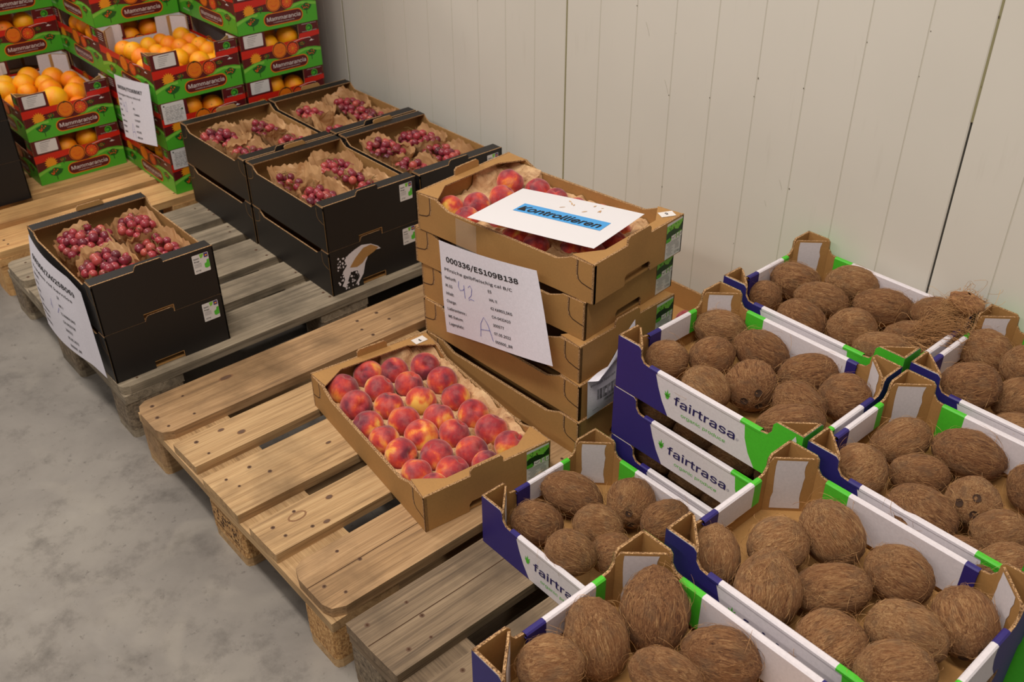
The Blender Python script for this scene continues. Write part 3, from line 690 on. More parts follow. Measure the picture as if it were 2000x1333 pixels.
# ================================================================== kraft peach boxes
PL, PW_, PH = .485, .290, .0865
PF = {'front': frame((-PL / 2, -PW_ / 2, 0), 1, 0, 0, -1), 'back': frame((PL / 2, PW_ / 2, 0), -1, 0, 0, 1),
      'xmax': frame((PL / 2, -PW_ / 2, 0), 0, 1, 1, 0), 'xmin': frame((-PL / 2, PW_ / 2, 0), 0, -1, -1, 0)}
def peach_box(sticker=True):
    r = empty('peach_box')
    b = MB(); b.box(-PL / 2 + .004, PL / 2 - .004, -PW_ / 2 + .004, PW_ / 2 - .004, .0005, .0045, 'kraft'); b.build('base', r)
    for s in ('front', 'back'):
        F = PF[s]; L = PL; h = .067; e = .058
        out = [(0, 0), (L, 0), (L, PH - .003), (L - e, PH - .003), (L - e - .008, PH - .008), (L - e - .026, h + .004), (L - e - .036, h), (e + .036, h), (e + .026, h + .004), (e + .008, PH - .008), (e, PH - .003), (0, PH - .003)]
        b = MB(); b.panel(out, F, .0065, 'kraft', 'kraft', 'kraft_edge')
        for sg in (0, 1):
            X = (lambda x: x) if sg == 0 else (lambda x: L - x)
            ribbon(b, [(X(.040), PH - .003), (X(.0405), .055), (X(.037), .043), (X(.030), .038), (X(.012), .034), (X(.001), .033)], .0024, F, .0003, 'seam')
            ribbon(b, [(X(.0425), PH - .003), (X(.043), .055), (X(.0395), .042)], .0028, F, .00025, 'kraft_edge')
            b.poly([(X(.0015), .001), (X(.0052), .001), (X(.0052), .080), (X(.0015), .080)], F, .0003, 'kraft_edge')
        b.build('long_side', r)
    for s in ('xmin', 'xmax'):
        F = PF[s]; L = PW_; c = L / 2 - .005
        out = [(0, 0), (c - .042, 0), (c - .042, .017), (c - .036, .0235), (c + .036, .0235), (c + .042, .017), (c + .042, 0), (L, 0), (L, PH), (c + .037, PH),
               (c + .037, PH + .012), (c + .031, PH + .0175), (c - .031, PH + .0175), (c - .037, PH + .012), (c - .037, PH), (0, PH)]
        b = MB(); b.panel(out, F, .0045, 'kraft', 'kraft', 'kraft_edge')
        b.build('short_side', r)
        # ledge folded inwards, wide at the corners
        sx = 1 if s == 'xmax' else -1; X = PL / 2
        pts = [(X - .0046, -PW_ / 2 + .001), (X - .0046, PW_ / 2 - .001), (X - .060, PW_ / 2 - .007), (X - .052, PW_ / 2 - .020), (X - .026, PW_ / 2 - .062), (X - .024, -PW_ / 2 + .062), (X - .052, -PW_ / 2 + .020), (X - .060, -PW_ / 2 + .007)]
        if sx < 0: pts = [(-x, y) for x, y in pts][::-1]
        b = MB(); b.panel(pts, lambda u, v, w: (u, v, PH - .0004 + w), .0028, 'kraft', 'kraft', 'kraft_edge'); b.build('corner_ledge', r)
    if sticker:
        F = PF['xmax']; u0, u1, v0, v1 = PW_ - .058, PW_ - .004, .002, .083
        b = MB()
        b.poly([(u0, v0), (u1, v0), (u1, v1), (u0, v1)], F, .0005, 'sticker')
        b.poly([(u0, .041), (u1, .041), (u1, v1 - .004), (u0, v1 - .006)], F, .0008, 'leaf_light')
        b.poly([(u0, .041), (u0 + .020, .046), (u0 + .036, .052), (u1, .054), (u1, .072), (u0 + .040, .060), (u0 + .022, .066), (u0 + .006, .064), (u0, .060)], F, .0010, 'rind_print')
        rd = random.Random(4)
        for i in range(16): b.poly(ell(u0 + rd.uniform(.004, .050), rd.uniform(.064, .076), .0016, .0014, 7), F, .0011, rd.choice(['leaf_light', 'leaf_print', 'leaf_dark']))
        b.poly(ell(u0 + .024, .0685, .0016, .0024, 8), F, .0013, 'maroon')
        b.poly([(u0, .040), (u0 + .014, .040), (u0 + .014, .050), (u0, .048)], F, .0012, 'leaf_print')
        for a, c in ((.017, .033), (.036, .043), (.046, .0535)):
            b.poly([(u0 + a, .0405), (u0 + c, .0405), (u0 + c, .0515), (u0 + a, .0515)], F, .0014, 'white_print')
            ribbon(b, [(u0 + a + .002, .047), (u0 + (a + c) / 2, .0445), (u0 + c - .002, .049)], .0014, F, .0016, 'grey_ink')
        for i in range(9):
            y = .036 - i * .0034; ribbon(b, [(u0 + .003 + .003 * (i % 3), y), (u0 + (.046 if i < 3 else .026) - .004 * (i % 2), y)], .0007, F, .0008, 'grey_ink')
        for i in range(4): ribbon(b, [(u0 + .034, .026 - i * .003), (u0 + .048, .026 - i * .003)], .0007, F, .0008, 'grey_ink')
        put_text(b, '3,5 kg', F, u0 + .032, .007, .0095, 'black_ink', .0008, width=.018)
        b.build('origin_sticker', r)
    return r
pb = peach_box()
LV = [(.535, .746, 2.2), (.529, .749, 2.4), (.521, .755, 2.5), (.502, .762, 5.6), (.5165, .764, 6.2)]
pl_ = ['bottom peach box of the stack of five', 'second peach box from the floor in the stack of five', 'middle peach box of the stack of five, behind the hanging sheet', 'fourth peach box of the stack, just below the open top one', 'top peach box of the stack, holding peaches and the sheet with the blue bar']
TOPBOX = None
for i, (x, y, a) in enumerate(LV):
    o = put(pb, USED, (x, y, .1445 + i * .0868), math.radians(a), pl_[i], 'box', 'kraft peach boxes')
    if i == 4: TOPBOX = o
LOOSE = put(pb, USED, (.5257, .4150, .1445), math.radians(-6.5), 'loose peach box resting askew on the bare pallet boards, full of peaches', 'box', 'kraft peach boxes')
REARB = put(pb, USED, (.545, 1.075, .1445), math.radians(1), 'low peach box behind the stack, close to the wall', 'box', 'kraft peach boxes')
def num_sticker(box, x, y, s, rz):
    b = MB(); ca, sa = math.cos(rz), math.sin(rz)
    F = lambda u, v, w: (x + u * ca - v * sa, y + u * sa + v * ca, PH + w)
    b.poly([(-.016, -.011), (.016, -.011), (.016, .011), (-.016, .011)], F, .0006, 'white_print')
    put_text(b, s, F, 0, -.0055, .0155, 'black_ink', .001, bold=.02, align='c')
    b.build('number_sticker', box)
num_sticker(TOPBOX, PL / 2 - .024, PW_ / 2 - .026, '5', PI / 2 + 2.6)
num_sticker(LOOSE, -PL / 2 + .024, PW_ / 2 - .030, '1', PI / 2 + .1)

# moulded paper tray and crumpled tissue
def tray(box, peaches, name, zoff=.0, seed=1, rise=.040, far=True):
    b = MB(); nx, ny = 84, 52; x0, x1, y0, y1 = -PL / 2 + .008, PL / 2 - .008, -PW_ / 2 + .009, PW_ / 2 - .009
    ca, sa = math.cos(-box.rotation_euler.z), math.sin(-box.rotation_euler.z)
    loc = [((px - box.location.x) * ca - (py - box.location.y) * sa, (px - box.location.x) * sa + (py - box.location.y) * ca, pr) for px, py, pz, pr in peaches]
    vs = []
    for j in range(ny + 1):
        for i in range(nx + 1):
            x = x0 + (x1 - x0) * i / nx; y = y0 + (y1 - y0) * j / ny
            dd = sorted((math.hypot(x - a, y - c) / r_) for a, c, r_ in loc)[:2]
            h = .012 + min(.030, max(0, (dd[0] - .55)) * .050)
            if dd[0] > 1.25: h += .004 * mnoise.noise(Vector((x * 40, y * 40, seed)))
            e = min((x - x0) if y > .02 else 1, (y1 - y) * 1.0, (y - y0) * 3 + .004) if far or (x < -.13 and y > 0) else 1
            if e < .030: h += (1 - e / .030) * rise * (.72 + .5 * mnoise.noise(Vector((x * 22, y * 22, seed + 3)))) * (1.0 if (y > 0 or x < x0 + .03) else .35)
            cr = abs(mnoise.noise(Vector((x * 30 + 5, y * 30, seed + 9)))) + .5 * abs(mnoise.noise(Vector((x * 70, y * 70, seed))))
            h += (.016 if dd[0] > 1.2 or e < .03 else .003) * (cr - .3)
            vs.append((x, y, min(h + zoff, PH - .012)))
    b.add(vs, [(j * (nx + 1) + i, j * (nx + 1) + i + 1, (j + 1) * (nx + 1) + i + 1, (j + 1) * (nx + 1) + i) for j in range(ny) for i in range(nx)], 'tissue', False)
    return b.build(name, box)
def peach_mesh(seed):
    nu, nv = 36, 24; vs = []
    for i in range(nv + 1):
        th = PI * i / nv
        for j in range(nu):
            ph = 2 * PI * j / nu; dph = min(ph, 2 * PI - ph)
            r = 1 - .085 * math.exp(-(dph / .17) ** 2) * math.sin(th) ** .5 - .030 * math.exp(-((PI - dph) / .5) ** 2) * math.sin(th)
            r *= 1 - .26 * math.exp(-(th / .23) ** 2) + .02 * math.exp(-((th - .55) / .25) ** 2)
            r *= 1 + .02 * mnoise.noise(Vector((math.sin(th) * math.cos(ph), math.sin(th) * math.sin(ph), math.cos(th))) * 1.5 + Vector((seed * 7, 0, 0)))
            vs.append((r * math.sin(th) * math.cos(ph), r * math.sin(th) * math.sin(ph), r * math.cos(th) * .94))
    b = MB(); b.add(vs, [(i * nu + j, (i + 1) * nu + j, (i + 1) * nu + (j + 1) % nu, i * nu + (j + 1) % nu) for i in range(nv) for j in range(nu)], 'peach', True)
    return b.mesh('peach')
PM = [peach_mesh(i) for i in range(4)]
def scar():
    b = MB(); b.add([(.05 * math.cos(a), .05 * math.sin(a), .705) for a in [k * PI / 4 for k in range(8)]], [list(range(8))], 'stem_hole'); return b.mesh('stem_scar')
SCAR = scar()
rp = random.Random(21)
def peach(x, y, z, r, label, tilt=None, group='peaches in the loose box'):
    o = link('peach', rp.choice(PM)); o.location = (x, y, z); o.scale = (r, r, r)
    tx, ty = tilt if tilt else (rp.gauss(.40, .30), rp.gauss(.30, .3))
    o.rotation_mode = 'XYZ'; o.rotation_euler = (tx, ty, rp.uniform(0, 6.28))
    tag(o, label, 'peach', group); link('stem_scar', SCAR, o); return o
LP = [[.322, .3436, .0323, 'yellow-cheeked peach'], [.3137, .4163, .0321, 'oval red and yellow peach'], [.339, .4679, .0304, 'orange peach'], [.3753, .5274, .0322, 'orange-red peach'],
      [.3745, .4024, .0311, 'dark crimson peach'], [.4035, .4618, .0298, 'fiery orange peach'], [.4425, .5236, .0318, 'dark peach'],
      [.3897, .3322, .0326, 'red peach'], [.4387, .3829, .0307, 'yellow-fronted peach'], [.4709, .4446, .0318, 'red peach with a yellow fleck'], [.5092, .5092, .0308, 'deep crimson peach'],
      [.4646, .3126, .0315, 'red peach'], [.5033, .3762, .0317, 'even light-red peach'], [.5412, .4375, .0314, 'bright red peach'], [.5792, .4999, .0315, 'dusky peach'],
      [.5258, .3101, .0300, 'dusky small peach'], [.5636, .3759, .0335, 'big red peach with a yellow cheek'], [.6042, .4293, .0305, 'rosy peach'], [.6469, .493, .0325, 'large orange-red peach'],
      [.5834, .3101, .0315, 'orange and red peach'], [.6352, .3608, .0325, 'streaked red peach'], [.6748, .4186, .0318, 'orange-yellow streaked peach'], [.7098, .4896, .0310, 'crimson peach'],
      [.6504, .2990, .0290, 'red peach'], [.6960, .3528, .0315, 'dark fuzzy peach'], [.7221, .4167, .0280, 'purplish peach'], [.7050, .3005, .0270, 'dark peach']]
rows = [4, 3, 4, 4, 4, 4, 4]; rown = ['far-end row', 'second row', 'third row', 'fourth row', 'fifth row', 'sixth row', 'last row']
posn = ['nearest the aisle', 'second from the aisle', 'third from the aisle', 'nearest the tissue side']
posn = ['at the aisle side', 'second from the aisle side', 'third from the aisle side', 'at the stack side']
k = 0
for ri, nrow in enumerate(rows):
    for ci in range(nrow):
        x, y, r_, nm = LP[k]
        peach(x, y, .193 + (0.002 if k % 3 == 0 else 0), r_ * 1.075, '%s, loose box, %s, %s' % (nm, rown[ri], posn[ci])); k += 1
tray(LOOSE, [(a, c, .19, r_) for a, c, r_, _ in LP], 'paper_tray', 0, 2)
ZT = .1445 + 4 * .0868
TP = [(.3296, .6560, .530, .0310, 'peach in the top box, in the corner by the slanted cutout'), (.3620, .7000, .536, .0300, 'yellow-shouldered peach in the top box, clear of the sheet'), (.3900, .6500, .530, .0284, 'peach in the top box, just beside the sheet corner'),
      (.3790, .7600, .540, .0305, 'orange-red peach in the top box against the sheet edge'), (.3420, .8150, .548, .0315, 'highest round red peach in the top box, in front of the tissue'),
      (.3950, .8500, .535, .0300, 'peach half under the far edge of the laminated sheet'), (.4480, .8560, .530, .0280, 'small red peach showing beyond the laminated sheet, top box'),
      (.5252, .6700, .528, .0300, 'peach in the top box under the near edge of the sheet, by the tape'), (.5790, .6760, .529, .0290, 'bright peach in the top box showing below the word on the sheet'),
      (.6700, .8050, .528, .0280, 'small peach in the top box at the lug, under the sheet corner'), (.6720, .7450, .526, .0270, 'peach in the top box beside the raised lug')]
for x, y, z, r_, lb in TP: peach(x, y, z, r_, lb, group='peaches in the top box')
for i, (x, y) in enumerate(((.45, .70), (.45, .765), (.51, .735), (.51, .80), (.57, .75), (.57, .815), (.63, .73), (.63, .86), (.50, .865), (.56, .88), (.635, .795))):
    peach(x, y, .522, .029, 'peach hidden under the laminated sheet in the top box', group='peaches under the laminated sheet')
tray(TOPBOX, [(a, c, 0, r_) for a, c, _, r_, _ in TP] + [(.45, .70, 0, .03), (.51, .80, 0, .03), (.57, .75, 0, .03), (.63, .86, 0, .03)], 'tissue_paper', .0, 5, .046, False)
for i, (x, y) in enumerate(((.60, 1.02), (.67, 1.06), (.73, 1.03), (.72, 1.10), (.64, 1.12))):
    peach(x, y, .192, .030, 'peach in the low box by the wall, %s' % ['first from the stack', 'second from the stack', 'at the outer end', 'at the outer end by the wall', 'against the wall side'][i], group='peaches in the wall-side box')

# ================================================================== paper sheets
def sheet(name, corner, bulge, nu, nv, lines, label, cat, mat_='paper', extra=None, curl=None, base=None):
    """corner: TL, TR, BR, BL in world space; s,t in 0..1; printed lines are parts lying on the curved surface"""
    TL, TR, BR, BL = [Vector(c) for c in corner]
    n = ((TR - TL).cross(BL - TL)).normalized() * -1
    def P(s_, t, w):
        p = (TL * (1 - s_) + TR * s_) * (1 - t) + (BL * (1 - s_) + BR * s_) * t
        return tuple(p + n * (w + bulge(s_, t)))
    b = MB()
    vs = [P(i / nu, j / nv, 0) for j in range(nv + 1) for i in range(nu + 1)]
    vs2 = [P(i / nu, j / nv, -.0003) for j in range(nv + 1) for i in range(nu + 1)]
    fs = [(j * (nu + 1) + i, (j + 1) * (nu + 1) + i, (j + 1) * (nu + 1) + i + 1, j * (nu + 1) + i + 1) for j in range(nv) for i in range(nu)]
    b.add(vs, fs, mat_, True); b.add(vs2, [f[::-1] for f in fs], mat_, True)
    o = b.build(name); tag(o, label, cat)
    W_ = (TR - TL).length; H_ = (BL - TL).length
    F = lambda u, v, w: P(u / W_, (H_ - v) / H_, w)
    t = MB(); lines(t, F, W_, H_); t.build('printed_text', o)
    if extra:
        e = MB(); extra(e, F, W_, H_); e.build('handwriting', o)
    return o, F
def hand(b, F, pts, w, m='pen_ink'): ribbon(b, pts, w, F, .0008, m)
def hw42(b, F, W_, H_, x, y, s):
    hand(b, F, [(x, y), (x - .002 * s, y - .010 * s), (x + .001 * s, y - .016 * s), (x + .008 * s, y - .014 * s), (x + .011 * s, y - .010 * s)], .0011)
    hand(b, F, [(x + .011 * s, y - .004 * s), (x + .0105 * s, y - .028 * s)], .0011)
    hand(b, F, [(x + .020 * s, y - .006 * s), (x + .025 * s, y - .001 * s), (x + .028 * s, y - .007 * s), (x + .025 * s, y - .019 * s), (x + .019 * s, y - .025 * s), (x + .0185 * s, y - .029 * s), (x + .023 * s, y - .026 * s), (x + .030 * s, y - .027 * s)], .0011)
def hwA(b, F, x, y, s):
    hand(b, F, [(x, y), (x + .004 * s, y + .026 * s), (x + .012 * s, y + .040 * s), (x + .019 * s, y + .028 * s), (x + .026 * s, y - .002 * s)], .0011)
    hand(b, F, [(x + .003 * s, y + .014 * s), (x + .021 * s, y + .017 * s)], .0011)
def a4_text(head, l1, left, right, lx=.03, rx=.52, top=.90, sz=.083, sub=.060, step=.0955, headw=.80, m='black_ink', m2='black_ink', y2=None):
    def f(b, F, W_, H_):
        put_text(b, head, F, .07 * W_, (top - .10) * H_, .205 * H_, m, .0006, width=(headw - .06) * W_, sans=True, heavy=.012)
        put_text(b, l1, F, lx * W_, (top - .20) * H_, .118 * H_, m2, .0006, width=.70 * W_, sans=True, heavy=.004)
        for i, s in enumerate(left):
            put_text(b, s, F, lx * W_, (top - .285 - step * i * .90) * H_, sz * 1.40 * H_, m2, .0006, squash=.92, sans=True, heavy=.004)
        for i, s in enumerate(right):
            put_text(b, s, F, rx * W_, (top - .285 - step * i * .97) * H_, sz * 1.40 * H_, m2, .0006, squash=.98, sans=True, heavy=.004)
    return f
LEFT = ['Herkunft:', 'IK: EG', 'Inhalt:', 'Charge:', 'Lieferantennr.:', 'WE-Datum:', 'Lagerplatz:']
sh1, F1 = sheet('delivery_sheet', [(0.3816, 0.58, 0.5019), (0.6578, 0.606, 0.5337), (0.7274, 0.59, 0.3538), (0.3979, 0.577, 0.281)],
      lambda s, t: .008 * math.sin(PI * s) * (1 - .4 * t) + .003 * math.sin(5 * s + 3 * t) * t, 24, 18,
      a4_text('000336/ES109B138', 'Pfirsiche gelbfleischig cal B/C', LEFT, ['ES', 'HK: II', '42 KAR03,5KG', 'CH-0432410', '300577', '07.05.2022', '000600_BR'], .04, .50),
      'white delivery sheet hanging from the kraft box stack, starting 000336', 'paper',
      extra=lambda b, F, W_, H_: (hw42(b, F, W_, H_, .20 * W_, .635 * H_, 1.35), hwA(b, F, .36 * W_, .035 * H_ + .01, 1.30)))
# clear tape holding it
b = MB()
u_ = Vector((math.cos(math.radians(6.2)), math.sin(math.radians(6.2)), 0)); n_ = Vector((u_.y, -u_.x, 0))
tb = TOPBOX.location + u_ * (-PL / 2) + n_ * (PW_ / 2)
FT = lambda u, v, w: tuple(tb + u_ * u + n_ * w + Vector((0, 0, v)))
b.add([FT(.118, .062, .001), FT(.178, .062, .001), FT(.178, -.004, .0015), FT(.178, -.03, .004), FT(.118, -.03, .004), FT(.118, -.004, .0015), FT(.118, .0625, -.012), FT(.178, .0625, -.012)], [(0, 1, 2, 5), (5, 2, 3, 4), (0, 6, 7, 1)], 'tape')
o = b.build('tape_strip', sh1)

def kontroll(b, F, W_, H_):
    u0, u1, v0, v1 = .19 * W_, .885 * W_, .40 * H_, .62 * H_
    b.poly([(u0, v0), (u1, v0), (u1, v1), (u0, v1)], F, .0006, 'sky_blue')
    put_text(b, 'Kontrollieren', F, u0 + .010 * W_, v0 + .042 * H_, .215 * H_, 'black_ink', .0011, width=(u1 - u0) * .94, shear=.22, heavy=.019)
sh2, F2 = sheet('laminated_sign', [(.4409, .765, .5835), (.7005, .8605, .5860), (.7305, .6860, .5835), (.468, .590, .5815)],
      lambda s, t: .0015 * math.sin(3 * s + 2 * t), 12, 8, kontroll, 'laminated white sign with a blue bar lying on the top peach box', 'sign', 'film')
# smears of dirt and an old tape mark on the sign
b = MB(); rs = random.Random(3)
for i in range(9):
    cx, cy = rs.uniform(.12, .20), rs.uniform(.128, .165)
    b.poly(ell(cx, cy, rs.uniform(.002, .007), rs.uniform(.0008, .002), 8, rot=rs.uniform(0, 3)), F2, .0006 + i * .00002, 'tissue')
b.build('tape_residue', sh2)

# sheet on the single grape stack, sheet on the orange stack, barcode pouch in the gap
sh3, F3 = sheet('delivery_sheet', [(-.470, -.006, .392), (-.150, -.008, .372), (-.120, -.012, .158), (-.462, -.030, .150)],
      lambda s, t: .010 * math.sin(PI * min(1, s * 1.3)) + .006 * math.sin(4 * t) * (1 - s), 20, 14,
      a4_text('000306/ZA025B069', 'Trauben rot kernlos', LEFT, ['ZA', 'HK: I', '72 KAR04,5KG', 'CH-0432700', '300521', '05.05.2022', '000600_BR'], .04, .50),
      'white delivery sheet taped to the single stack of black grape crates', 'paper',
      extra=lambda b, F, W_, H_: (hand(b, F, [(.34 * W_, .44 * H_), (.37 * W_, .54 * H_), (.36 * W_, .42 * H_)], .0014), hand(b, F, [(.45 * W_, .42 * H_), (.49 * W_, .50 * H_), (.50 * W_, .47 * H_)], .0014)))
sh4, F4 = sheet('delivery_sheet', [(-1.262, .548, .466), (-.985, .548, .502), (-.962, .536, .318), (-1.205, .530, .280)],
      lambda s, t: .008 * math.sin(PI * s) + .010 * t, 20, 14,
      a4_text('000304/IT036B067', 'Orangen Moro blond', LEFT, ['IT', 'HK: I', '72 KAR06KG', 'CH-0431870', '300164', '04.05.2022', '000600_BR'], .04, .50),
      'white delivery sheet taped to the side of the front orange crate stack', 'paper',
      extra=lambda b, F, W_, H_: (hw42(b, F, W_, H_, .18 * W_, .62 * H_, 1.2), hwA(b, F, .36 * W_, .06 * H_, 1.1)))
def barcode(b, F, W_, H_):
    rd = random.Random(8)
    put_text(b, 'Pfirsich Spanien', F, .06 * W_, .80 * H_, .10 * H_, 'grey_ink', .0006, width=.6 * W_)
    ribbon(b, [(.05 * W_, .76 * H_), (.95 * W_, .78 * H_)], .0008, F, .0006, 'black_ink')
    x = .20 * W_
    while x < .9 * W_:
        w = rd.choice((.0006, .001, .0018)); b.poly([(x, .42 * H_), (x + w, .42 * H_), (x + w, .68 * H_), (x, .68 * H_)], F, .0006, 'black_ink'); x += w + rd.choice((.0006, .001, .0016))
    x = .36 * W_
    while x < .66 * W_:
        w = rd.choice((.0005, .0012)); b.poly([(x, .30 * H_), (x + w, .30 * H_), (x + w, .38 * H_), (x, .38 * H_)], F, .0006, 'black_ink'); x += w + .001
    ribbon(b, [(.12 * W_, .16 * H_), (.55 * W_, .19 * H_)], .0008, F, .0006, 'grey_ink')
sh5, F5 = sheet('barcode_pouch', [(.795, .618, .338), (.800, .722, .358), (.800, .722, .262), (.790, .626, .238)],
      lambda s, t: .010 * math.sin(PI * s) * math.sin(PI * t), 10, 10, barcode, 'crumpled white barcode sheet wedged between peach stack and coconut crates', 'paper')
b = MB()
vs = []
for i in range(9):
    for j in range(6):
        s_, t = i / 8, j / 5
        vs.append((.795 + .030 * math.sin(PI * t * .5) * (1 - .3 * s_) - .012 * t * t, .618 + .105 * s_ + .012 * t, .338 + .020 * s_ + t * (.070 * s_ + .008) + .004 * math.sin(6 * s_ + 3 * t)))
b.add(vs, [(i * 6 + j, i * 6 + j + 1, (i + 1) * 6 + j + 1, (i + 1) * 6 + j) for i in range(8) for j in range(5)], 'paper', True)
b.build('folded_flap', sh5)

# ================================================================== black grape crates
GL, GW, GH = .393, .286, .1285
GF = {'front': frame((0, 0, 0), 1, 0, 0, -1), 'back': frame((GL, GW, 0), -1, 0, 0, 1), 'xmax': frame((GL, 0, 0), 0, 1, 1, 0), 'xmin': frame((0, GW, 0), 0, -1, -1, 0)}
def grape_crate():
    r = empty('grape_crate')
    b = MB(); b.box(.004, GL - .004, .004, GW - .004, .0005, .004, 'kraft'); b.build('base', r)
    for s in ('front', 'back'):
        F = GF[s]; L = GL; h = GH - .020; e = .036
        out = [(0, 0), (L, 0), (L, GH - .004), (L - e, GH - .004), (L - e - .005, GH - .010), (L - e - .022, h), (e + .022, h), (e + .005, GH - .010), (e, GH - .004), (0, GH - .004)]
        b = MB(); b.panel(out, F, .0036, 'black_board', 'kraft', 'kraft_edge')
        for sg in (0, 1):
            X = (lambda x: x) if sg == 0 else (lambda x: L - x)
            ribbon(b, [(X(.034), GH - .012), (X(.033), .092), (X(.026), .085), (X(.012), .080), (X(.004), .079)], .0009, F, .0003, 'kraft')
        ribbon(b, [(.0012, .002), (.0012, GH - .012)], .0009, F, .0003, 'kraft'); ribbon(b, [(L - .0012, .002), (L - .0012, GH - .012)], .0011, F, .0003, 'kraft')
        b.build('long_side', r)
    for s in ('xmin', 'xmax'):
        F = GF[s]; L = GW; c = L * .46
        out = [(0, 0), (c - .036, 0), (c - .036, .017), (c + .036, .017), (c + .036, 0), (L, 0), (L, GH), (c + .034, GH), (c + .034, GH + .008), (c + .030, GH + .0125), (c - .026, GH + .0125), (c - .031, GH + .008), (c - .034, GH), (0, GH)]
        b = MB(); b.panel(out, F, .0036, 'black_board', 'kraft', 'kraft_edge')
        b.poly([(c - .036, .017), (c + .036, .017), (c + .036, .0183), (c - .036, .0183)], F, .0003, 'kraft'); b.poly([(c + .0352, 0), (c + .0365, 0), (c + .0365, .018), (c + .0352, .018)], F, .0003, 'kraft')
        ribbon(b, [(c - .034, GH - .010), (c - .034, GH + .006), (c - .031, GH + .0105), (c - .026, GH + .012), (c + .030, GH + .012)], .0007, F, .0003, 'seam')
        b.build('short_side', r)
        x0, x1 = (0.0037, .036) if s == 'xmin' else (GL - .036, GL - .0037)
        b = MB(); b.panel([(x0, .002), (x1, .002), (x1, GW - .002), (x0, GW - .002)], lambda u, v, w: (u, v, GH + .0002 + w), .0030, 'black_board', 'kraft', 'kraft_edge'); b.build('top_ledge', r)
    F = GF['xmax']; b = MB(); u0, v0, w_, h_ = GW - .054, .070, .040, .048
    b.poly(rrect(u0, v0, u0 + w_, v0 + h_, .002), F, .0005, 'sticker')
    b.poly([(u0 + .018, v0 + h_ - .001), (u0 + .020, v0 + h_ - .012), (u0 + .025, v0 + h_ - .010), (u0 + .029, v0 + h_ - .001)], F, .0008, 'leaf_light')
    b.poly([(u0 + .029, v0 + h_ - .001), (u0 + .029, v0 + h_ - .012), (u0 + .0385, v0 + h_ - .012), (u0 + .0385, v0 + h_ - .001)], F, .0008, 'purple')
    b.poly(ell(u0 + .034, v0 + h_ - .007, .003, .002, 8), F, .001, 'sun_print')
    b.poly([(u0 + w_ - .0005, v0 + .010), (u0 + w_ - .0005, v0 + .030), (u0 + w_ - .006, v0 + .029), (u0 + w_ - .007, v0 + .023), (u0 + w_ - .013, v0 + .020), (u0 + w_ - .013, v0 + .011), (u0 + w_ - .009, v0 + .008)], F, .0008, 'green_ink')
    put_text(b, 'Raisin', F, u0 + .003, v0 + .036, .0075, 'black_ink', .0008, width=.013, bold=.008); put_text(b, 'Rouge', F, u0 + .003, v0 + .029, .0075, 'black_ink', .0008, width=.013, bold=.008)
    for i in range(4): ribbon(b, [(u0 + .003, v0 + .025 - i * .0028), (u0 + .020, v0 + .025 - i * .0028)], .0005, F, .0008, 'grey_ink')
    put_text(b, '4,5 kg', F, u0 + .004, v0 + .006, .0062, 'black_ink', .0008, width=.012, bold=.008)
    b.build('sticker_label', r)
    return r
gc = grape_crate()
GC = {
 'single': (-.4965, .0015, ['lower black grape crate of the single stack at the pallet edge, under the sheet', 'open black grape crate on top of the single stack at the aisle corner']),
 'frontin': (-.497, .585, ['lower black grape crate with torn white and kraft scars on its end', 'open black grape crate next to the peach stack, on the aisle side']),
 'frontout': (-.896, .583, ['lower black grape crate below the one beside the orange crates, aisle side', 'open black grape crate beside the orange crates, aisle side']),
 'rearin': (-.492, .882, ['lower black grape crate behind the peach stack, wall side', 'open black grape crate on the wall side, next to the peach stack']),
 'rearout': (-.893, .880, ['lower black grape crate in the corner by wall and orange crates', 'open black grape crate in the corner by wall and orange crates']),
}
for k, (x, y, labs) in GC.items():
    for i in range(2):
        c = put(gc, USED, (x, y, .1445 + i * .1292), 0, labs[i], 'crate', 'black grape crates')
        if k == 'frontin' and i == 0:
            F = GF['xmax']; b = MB()
            b.poly([(.030, .020), (.040, .036), (.036, .060), (.050, .075), (.044, .092), (.058, .104), (.078, .112), (.100, .118), (.128, .112), (.150, .098), (.158, .088), (.138, .090), (.118, .082), (.106, .062), (.098, .034), (.080, .012), (.070, .010), (.086, .030), (.080, .050), (.060, .052), (.052, .036), (.040, .012)], F, .0006, 'patch')
            b.poly([(.058, .066), (.078, .088), (.104, .108), (.128, .110), (.152, .094), (.136, .086), (.112, .078), (.098, .066), (.080, .060)], F, .0009, 'kraft')
            rd = random.Random(12)
            for i2 in range(70):
                cx, cy = rd.uniform(.022, .085), rd.uniform(.006, .105); s_ = rd.uniform(.0008, .0036)
                b.poly([(cx + s_ * rd.uniform(.5, 1.3) * math.cos(a), cy + s_ * rd.uniform(.5, 1.6) * math.sin(a)) for a in [q_ * PI / 3 for q_ in range(6)]], F, .0005 + i2 * .000003, 'patch')
            b.build('torn_surface', c)
for i in range(3):
    dk = put(gc, USED, (-1.654, -.080, .1445 + i * .1292), 0, ['bottom black crate of the dark stack at the edge of the frame', 'second black crate of the dark stack at the edge of the frame', 'top black crate of the dark stack, reaching out of the frame'][i], 'crate', 'black grape crates')
    for ch in list(dk.children):
        if ch.name.startswith('sticker_label'): bpy.data.objects.remove(ch)

